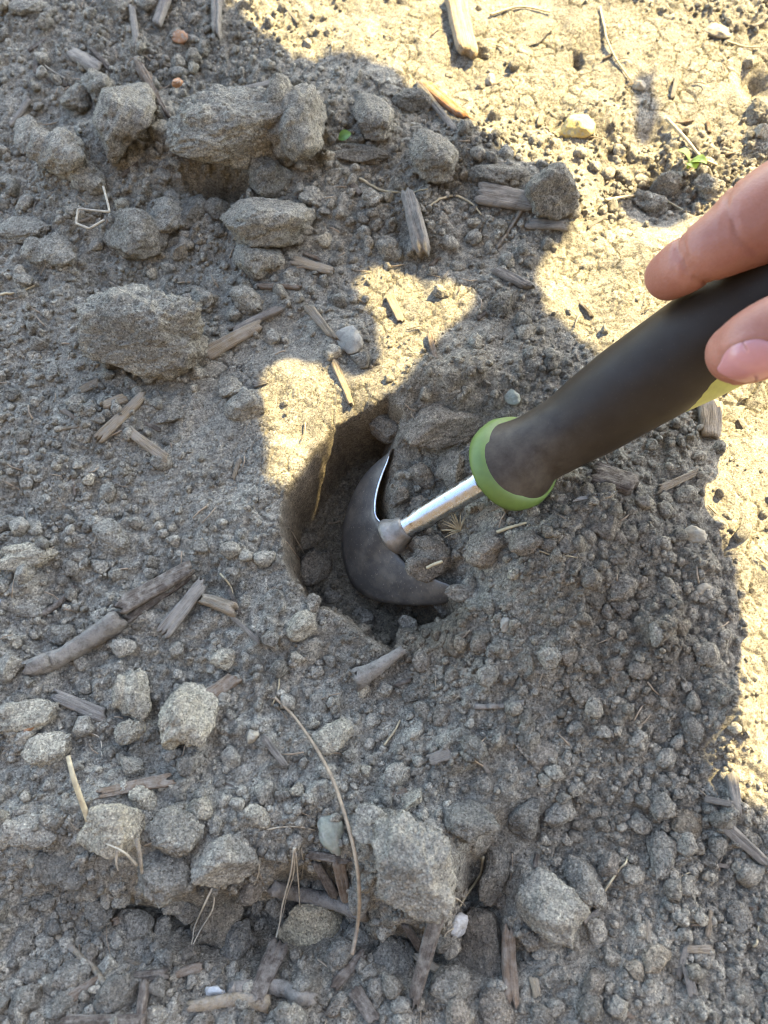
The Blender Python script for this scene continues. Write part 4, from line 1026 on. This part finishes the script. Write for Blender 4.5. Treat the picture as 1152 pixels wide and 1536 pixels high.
def where(px, py):
    nm, lx, ly = min(LAND, key=lambda q: (q[1]-px)**2+(q[2]-py)**2); dx, dy = px-lx, py-ly; d = math.hypot(dx, dy)
    a = math.degrees(math.atan2(-dy, dx)) % 360
    w_ = ['right of', 'above right of', 'above', 'above left of', 'left of', 'below left of', 'below', 'below right of'][int((a+22.5)//45) % 8]
    return ('just ' if d < 45 else 'a little ' if d < 90 else 'well ') + w_ + ' ' + nm
def free(px, py, r):
    return all((px-x)**2+(py-y)**2 > (r*.8+q*.75)**2 for x, y, q in ITEMS)
def in_tool(px, py):
    if px > 960 and 225 < py < 600: return True
    if 690 < px and abs((py-694)+0.655*(px-775)) < 95: return True
    return 505 < px < 700 and 670 < py < 905
ND = 0; tries = 0
def dens(px, py):                                   # more loose lumps low down and in the upper bank, fewer on crusted soil
    d = .35 + .9*math.exp(-((py-1330)/170)**2) + .6*math.exp(-((px-330)/300)**2-((py-260)/160)**2) + .5*math.exp(-((px-860)/200)**2-((py-930)/230)**2)
    if px > 700 and py < 200: d *= .5
    if 390 < px < 560 and 540 < py < 780: d = .02
    if (px > 1060 and 560 < py < 1200) or (840 < px < 1000 and 330 < py < 520): d *= .25
    return d/1.6
taken = {}
while ND < 185 and tries < 9000:
    tries += 1
    px, py = random.uniform(-10, 1162), random.uniform(-10, 1546)
    if random.random() > dens(px, py): continue
    r = min(26, 8.5*(random.random()+.05)**(-.42)); 
    if in_tool(px, py) or not free(px, py, r): continue
    asp = random.uniform(.7, 1.35); rx, ry = r*math.sqrt(asp), r/math.sqrt(asp)
    p = on_ground(px, py); f = float(frs(p.x, p.y))
    if float(crs(p.x, p.y)) > .45 and random.random() < .88: continue
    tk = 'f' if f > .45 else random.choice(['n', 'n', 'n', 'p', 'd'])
    if py > 1330 and tk == 'p': tk = 'd'
    sz = 'small' if r > 13 else 'tiny'; shp = 'broad' if asp > 1.15 else 'upright' if asp < .85 else 'rounded'
    colr = {'f': 'brownish', 'n': 'grey', 'p': 'pale', 'd': 'dark'}[tk]
    put_clod('clod', f'{sz} {colr} {shp} clod {where(px, py)}', px, py, rx, ry, random.uniform(-50, 50), tk, random.uniform(.7, 1.0), sink=random.uniform(.2, .42), group='small loose clods on the soil')
    ND += 1
tries = 0; NP = 0                                   # broken lumps packed into the low ground at the foot of the bank
def in_poly(P, x, y):
    r = False
    for i in range(len(P)):
        (x0, y0), (x1, y1) = P[i], P[i-1]
        if (y0 > y) != (y1 > y) and x < (x1-x0)*(y-y0)/(y1-y0)+x0: r = not r
    return r
while NP < 34 and tries < 4000:
    tries += 1; px, py = random.uniform(20, 900), random.uniform(1330, 1540); r = random.uniform(11, 27)
    if not free(px, py, r*.8): continue
    if not in_poly(PIT, px, py) and random.random() < .5: continue
    asp = random.uniform(.65, 1.4); sz = 'large' if r > 21 else 'middling' if r > 15 else 'small'
    put_clod('clod', f'{sz} dark {"broad" if asp > 1.15 else "upright" if asp < .85 else "blocky"} clod packed {where(px, py)}', px, py, r*math.sqrt(asp), r/math.sqrt(asp), random.uniform(-50, 50), random.choice('ddnf'), random.uniform(.75, 1.05), sink=.3, group='small loose clods on the soil'); NP += 1
NC = 0; tries = 0
while NC < 46 and tries < 3000:
    tries += 1; px, py = random.uniform(5, 1147), random.uniform(5, 1530)
    if in_tool(px, py) or not free(px, py, 9) or (400 < px < 760 and 560 < py < 960): continue
    if random.random() > (.9 if py > 1150 or py < 420 else .35): continue
    a = random.uniform(0, math.pi); L = random.uniform(14, 34); wp = random.uniform(5, 11)
    tk = random.choice(['wg', 'wg', 'wd', 'wt', 'wb'] if py < 1150 else ['wg', 'wd', 'wd', 'wb', 'wt'])
    wd_ = {'wg': 'grey', 'wd': 'dark', 'wt': 'tan', 'wb': 'brown'}[tk]
    put_chip('wood_chip', f'{"slim" if wp < 7.5 else "stubby"} {wd_} wood splinter {where(px, py)}', px-math.cos(a)*L/2, py-math.sin(a)*L/2, px+math.cos(a)*L/2, py+math.sin(a)*L/2, wp, tk, th=.6, group='small wood splinters on the soil')
    NC += 1

from collections import defaultdict
same = defaultdict(list)
for o in COL.objects:
    if o.get('category') and o.get('group', '').startswith('small'): same[o['label']].append(o)
for lab, os_ in same.items():
    if len(os_) < 2: continue
    os_.sort(key=lambda o: -o.scale[0]*o.scale[1])
    words = {2: ['larger of two', 'smaller of two'], 3: ['largest of three', 'middle-sized of three', 'smallest of three'], 4: ['largest of four', 'second largest of four', 'third largest of four', 'smallest of four']}.get(len(os_))
    if words:
        for o, w_ in zip(os_, words): o['label'] = w_ + ' ' + lab.replace(' clod ', ' clods ', 1).replace(' splinter ', ' splinters ', 1)
# a label stays within sixteen words
for o in COL.objects:
    if o.get('category') and len(o['label'].split()) > 16: o['label'] = o['label'].replace(' a little ', ' ', 1).replace(' well ', ' ', 1).replace(' just ', ' ', 1)

# ------------------------------------------------------------------ crumbs and fibres nobody could count
def scatter(n, sub, rlo, rhi, power, nvar, sinkr, seed, smooth):
    g = np.random.default_rng(seed); shapes = [clod_shape(sub, seed*50+i, angular=1, lumps=(i % 3 == 0)) for i in range(nvar)]
    x = g.uniform(X0+.005, X1-.005, n); y = g.uniform(Y0+.005, Y1-.005, n)
    keep = (fbm2(x*22, y*22, 3, 301) + .6*frs(x, y) + g.uniform(-.55, .55, n)) > -.18
    keep &= g.random(n) > .985*crs(x, y)                # crusted soil stays nearly bare
    x, y = x[keep], y[keep]; n = len(x)
    r = np.minimum(rhi, rlo*(1-g.random(n))**(-1/power))
    z = gz(x, y); fr = frs(x, y); k = g.integers(0, nvar, n)
    VV = []; FF = []; AT = []; TN = []; off = 0
    for q in range(nvar):
        m = k == q; c = int(m.sum()); P, F = shapes[q]
        an = g.uniform(0, 6.283, (c, 3)); ca, sa = np.cos(an), np.sin(an)
        Rz = np.zeros((c, 3, 3)); Rz[:, 0, 0] = ca[:, 0]; Rz[:, 0, 1] = -sa[:, 0]; Rz[:, 1, 0] = sa[:, 0]; Rz[:, 1, 1] = ca[:, 0]; Rz[:, 2, 2] = 1
        Rx = np.zeros((c, 3, 3)); Rx[:, 1, 1] = ca[:, 1]; Rx[:, 1, 2] = -sa[:, 1]; Rx[:, 2, 1] = sa[:, 1]; Rx[:, 2, 2] = ca[:, 1]; Rx[:, 0, 0] = 1
        M = Rz@Rx
        sc = r[m][:, None]*g.uniform(.7, 1.25, (c, 3))
        W = np.einsum('cij,cvj->cvi', M, P[None]*sc[:, None, :])
        W += np.stack([x[m], y[m], z[m]+r[m]*g.uniform(*sinkr, c)], -1)[:, None, :]
        VV.append(W.reshape(-1, 3)); FF.append((F[None]+(off+np.arange(c)*len(P))[:, None, None]).reshape(-1, 3))
        AT.append(np.repeat(fr[m], len(P))); TN.append(np.repeat(g.uniform(-.26, .32, c), len(P))); off += c*len(P)
    me = mesh_from('soil_crumbs', np.concatenate(VV), np.concatenate(FF), SOIL, smooth, 3)
    me.attributes.new('fresh', 'FLOAT', 'POINT').data.foreach_set('value', np.concatenate(AT).astype(np.float32))
    me.attributes.new('tone', 'FLOAT', 'POINT').data.foreach_set('value', np.concatenate(TN).astype(np.float32))
    o = link('soil_crumbs', me, kind='stuff', label='loose crumbs of dry soil strewn over the ground'); o.color = (*TINT['n'], 1); return o
scatter(3400, 3, .0017, .0042, 2.6, 10, (-.1, .5), 3, True)
scatter(13000, 2, .0009, .0018, 2.2, 8, (-.1, .6), 4, True)
scatter(20000, 1, .0005, .0010, 2.5, 6, (0, .7), 5, False)
V = []; F = []; g = random.Random(5)
for i in range(420):
    x, y = g.uniform(X0+.01, X1-.01), g.uniform(Y0+.01, Y1-.01); a = g.uniform(0, 6.28); L = g.uniform(.003, .010); b = g.uniform(-.4, .4)
    C = []
    for q in (-.5, 0, .5):
        xx = x+math.cos(a)*L*q - math.sin(a)*L*b*q*q; yy = y+math.sin(a)*L*q + math.cos(a)*L*b*q*q
        C.append(Vector((xx, yy, float(gz(xx, yy)[0])+.0006+g.uniform(0, .0012))))
    v, f = tube(C, g.uniform(.00012, .00040), 5); o_ = len(V); V += v; F += [tuple(k+o_ for k in q) for q in f]
fb = link('plant_fibres', quads_to_mesh('plant_fibres', V, F, FIBRE), kind='stuff', label='fine dry plant fibres strewn over the soil'); tint(fb, 'r')

# ------------------------------------------------------------------ added board fence behind the camera, unseen, cuts sky light from that side
FW = plain('dark_stained_board', (.07, .052, .038), .8, var=.3, nscale=18)
fen = link('added_board_fence', None, label='added dark board fence behind the camera, unseen, holding back sky light', category='fence'); fen.location = (0, -.75, 0)
bmx = bmesh.new(); bmesh.ops.create_cube(bmx, size=1); bmesh.ops.scale(bmx, vec=(.142, .02, 1.9), verts=bmx.verts); bmesh.ops.bevel(bmx, geom=bmx.edges[:], offset=.003, segments=1, affect='EDGES')
bme = bpy.data.meshes.new('board'); bmx.to_mesh(bme); bmx.free(); bme.materials.append(FW)
for i in range(26):
    o = link('board', bme, fen); o.location = ((i-12.5)*.15, random.uniform(-.002, .002), .93+random.uniform(-.006, .006))
bmx = bmesh.new(); bmesh.ops.create_cube(bmx, size=1); bmesh.ops.scale(bmx, vec=(3.9, .045, .07), verts=bmx.verts)
rme = bpy.data.meshes.new('rail'); bmx.to_mesh(rme); bmx.free(); rme.materials.append(FW)
for z in (.35, 1.5):
    o = link('rail', rme, fen); o.location = (0, -.036, z)

# ------------------------------------------------------------------ added leafy blocker towards the sun, unseen, shaped to cast the shade
SHADE = [(-700, -300), (250, -420), (290, -60), (345, 5), (395, 48), (440, 78), (500, 74), (560, 84), (605, 112), (640, 155), (690, 178), (735, 205), (770, 235), (812, 240), (848, 262), (866, 300),
         (866, 330), (845, 362), (822, 384), (805, 412), (815, 452), (845, 480), (885, 512), (930, 560), (975, 640), (1000, 700), (1030, 720), (1060, 765), (1085, 800), (1105, 840), (1118, 900),
         (1112, 945), (1100, 985), (1105, 1030), (1098, 1070), (1080, 1090), (1072, 1130), (1095, 1180), (1152, 1205), (1300, 1215), (1500, 1250), (1500, 2000), (-700, 2000)]
GAP = [(524, 402), (560, 404), (600, 410), (650, 425), (700, 442), (706, 462), (676, 482), (650, 505), (630, 530), (606, 565), (590, 590), (556, 607), (514, 631), (480, 657), (459, 690), (431, 720), (414, 782), (410, 795),
       (408, 740), (404, 700), (400, 650), (392, 600), (392, 572), (402, 552), (430, 542), (470, 548), (500, 566), (530, 572), (562, 558), (582, 540), (572, 512), (568, 480), (552, 455), (536, 430)]
SPOTS = [[(955, 100), (990, 98), (992, 150), (985, 232), (962, 225), (950, 180)], [(985, 262), (1040, 255), (1062, 300), (1010, 345), (940, 330), (925, 300)], [(1110, 195), (1175, 180), (1180, 260), (1120, 250)], [(900, 375), (945, 375), (945, 400), (905, 400)]]
def poly_in(P, x, y):
    r = False
    for i in range(len(P)):
        (x0, y0), (x1, y1) = P[i], P[i-1]
        if (y0 > y) != (y1 > y) and x < (x1-x0)*(y-y0)/(y1-y0)+x0: r = not r
    return r
def g2(P):                                           # outline of the shade on the real ground, followed along the sun to level zero
    out = []
    for x, y in P:
        p = on_ground(min(max(x, -40), 1190), min(max(y, -40), 1570)); p = at(x, y, max(p.z, -.008)); p = p - SUN*(p.z/SUN.z); out.append((p.x, p.y))
    return out
SH, GP, SPT = g2(SHADE), g2(GAP), [g2(s) for s in SPOTS]
def shaded(x, y):
    return (poly_in(SH, x, y) and not poly_in(GP, x, y)) or any(poly_in(s, x, y) for s in SPT)
E1 = Vector((-math.sin(SUN_AZ), math.cos(SUN_AZ), 0)); E2 = SUN.cross(E1)
def grd(p):                                          # where the shadow of a point falls
    q = p - SUN*(p.z/SUN.z); return q.x, q.y
gsh = random.Random(9); V = []; F = []
xlo, xhi, ylo, yhi = -.34, .30, -.30, .38
def add_leaf(c, L, W, ang):
    u = E1*math.cos(ang)+E2*math.sin(ang); v = SUN.cross(u)
    tl = Vector((gsh.uniform(-.3, .3), gsh.uniform(-.3, .3), gsh.uniform(-.3, .3)))
    u = (u+tl*.5).normalized(); v = (v+tl.cross(u)*.5).normalized(); nn_ = u.cross(v)
    pts = [c-u*L, c-u*L*.4+v*W*.85, c+u*L*.35+v*W*.8, c+u*L, c+u*L*.35-v*W*.8, c-u*L*.4-v*W*.85]
    if not all(shaded(*grd(p)) for p in pts+[(pts[1]+pts[2])/2, (pts[4]+pts[5])/2]): return False
    b = len(V); V.extend([pts[0], pts[1]+nn_*W*.3, pts[2]+nn_*W*.3, pts[3], pts[4]+nn_*W*.3, pts[5]+nn_*W*.3, c]); 
    F.extend([(b, b+1, b+2, b+6), (b+6, b+2, b+3, b+4), (b, b+6, b+4, b+5)]); return True
for layer, (cell, dist) in enumerate(((.020, .55), (.020, .58), (.017, .61), (.015, .56), (.011, .55), (.009, .54), (.007, .54), (.006, .54))):
    ny_ = int((yhi-ylo)/cell); nx_ = int((xhi-xlo)/cell)
    for j in range(ny_):
        for i in range(nx_):
            x = xlo+(i+gsh.random())*cell; y = ylo+(j+gsh.random())*cell
            if not shaded(x, y): continue
            if layer >= 4:                            # only near the edges: small leaves follow the outline
                d = .013
                if all(shaded(x+d*a, y+d*b) for a, b in ((1, 0), (-1, 0), (0, 1), (0, -1), (.7, .7), (-.7, -.7), (.7, -.7), (-.7, .7))): continue
            c = Vector((x, y, 0)) + SUN*(dist+gsh.uniform(-.02, .03))
            L = cell*1.0
            for tr in range(5):
                if add_leaf(c, L*(.82**tr), L*.62*(.82**tr), gsh.uniform(0, 6.28)): break
added_shrub = link('added_shrub', None, label='added small-leaved blocker past the sunlit corner, outline shaped to shade the soil', category='added_shrub')
base = Vector((-.30, .72, 0)); base.z = float(gz(base.x, base.y)[0]); added_shrub.location = base
def added_shrub_leaf():
    t = NT('added_shrub_leaf'); p = t.n('ShaderNodeNewGeometry').outputs['Position']; t.b.inputs['Roughness'].default_value = .5
    t.l(t.ramp(t.noise(p, 40, 3), [(.3, (.045, .075, .02)), (.7, (.085, .12, .035))]), t.b.inputs['Base Color']); return t.m
fo = link('shade_foliage', quads_to_mesh('shade_foliage', [v-base for v in V], F, added_shrub_leaf(), False), added_shrub); fo['kind'] = 'stuff'
BARK = plain('added_shrub_bark', (.16, .12, .085), .9, var=.3, nscale=150)
for i in range(9):
    e = Vector((gsh.uniform(-.26, -.02), gsh.uniform(-.2, .22), 0))
    tgt = e + SUN*.57
    if not shaded(*grd(tgt)): continue
    V, F = tube([p-base for p in spline([base+Vector((0, 0, -.02)), base*.66+tgt*.34+Vector((0, 0, .02)), base*.33+tgt*.67+Vector((0, 0, .015)), tgt], 14)], list(np.linspace(.007, .0015, 14)), 7, .1)
    link('added_branch', quads_to_mesh('added_branch', V, F, BARK), added_shrub)
print('leaves', len(fo.data.polygons)//3, 'clods', ND, 'chips', NC, 'objects', len(COL.objects))
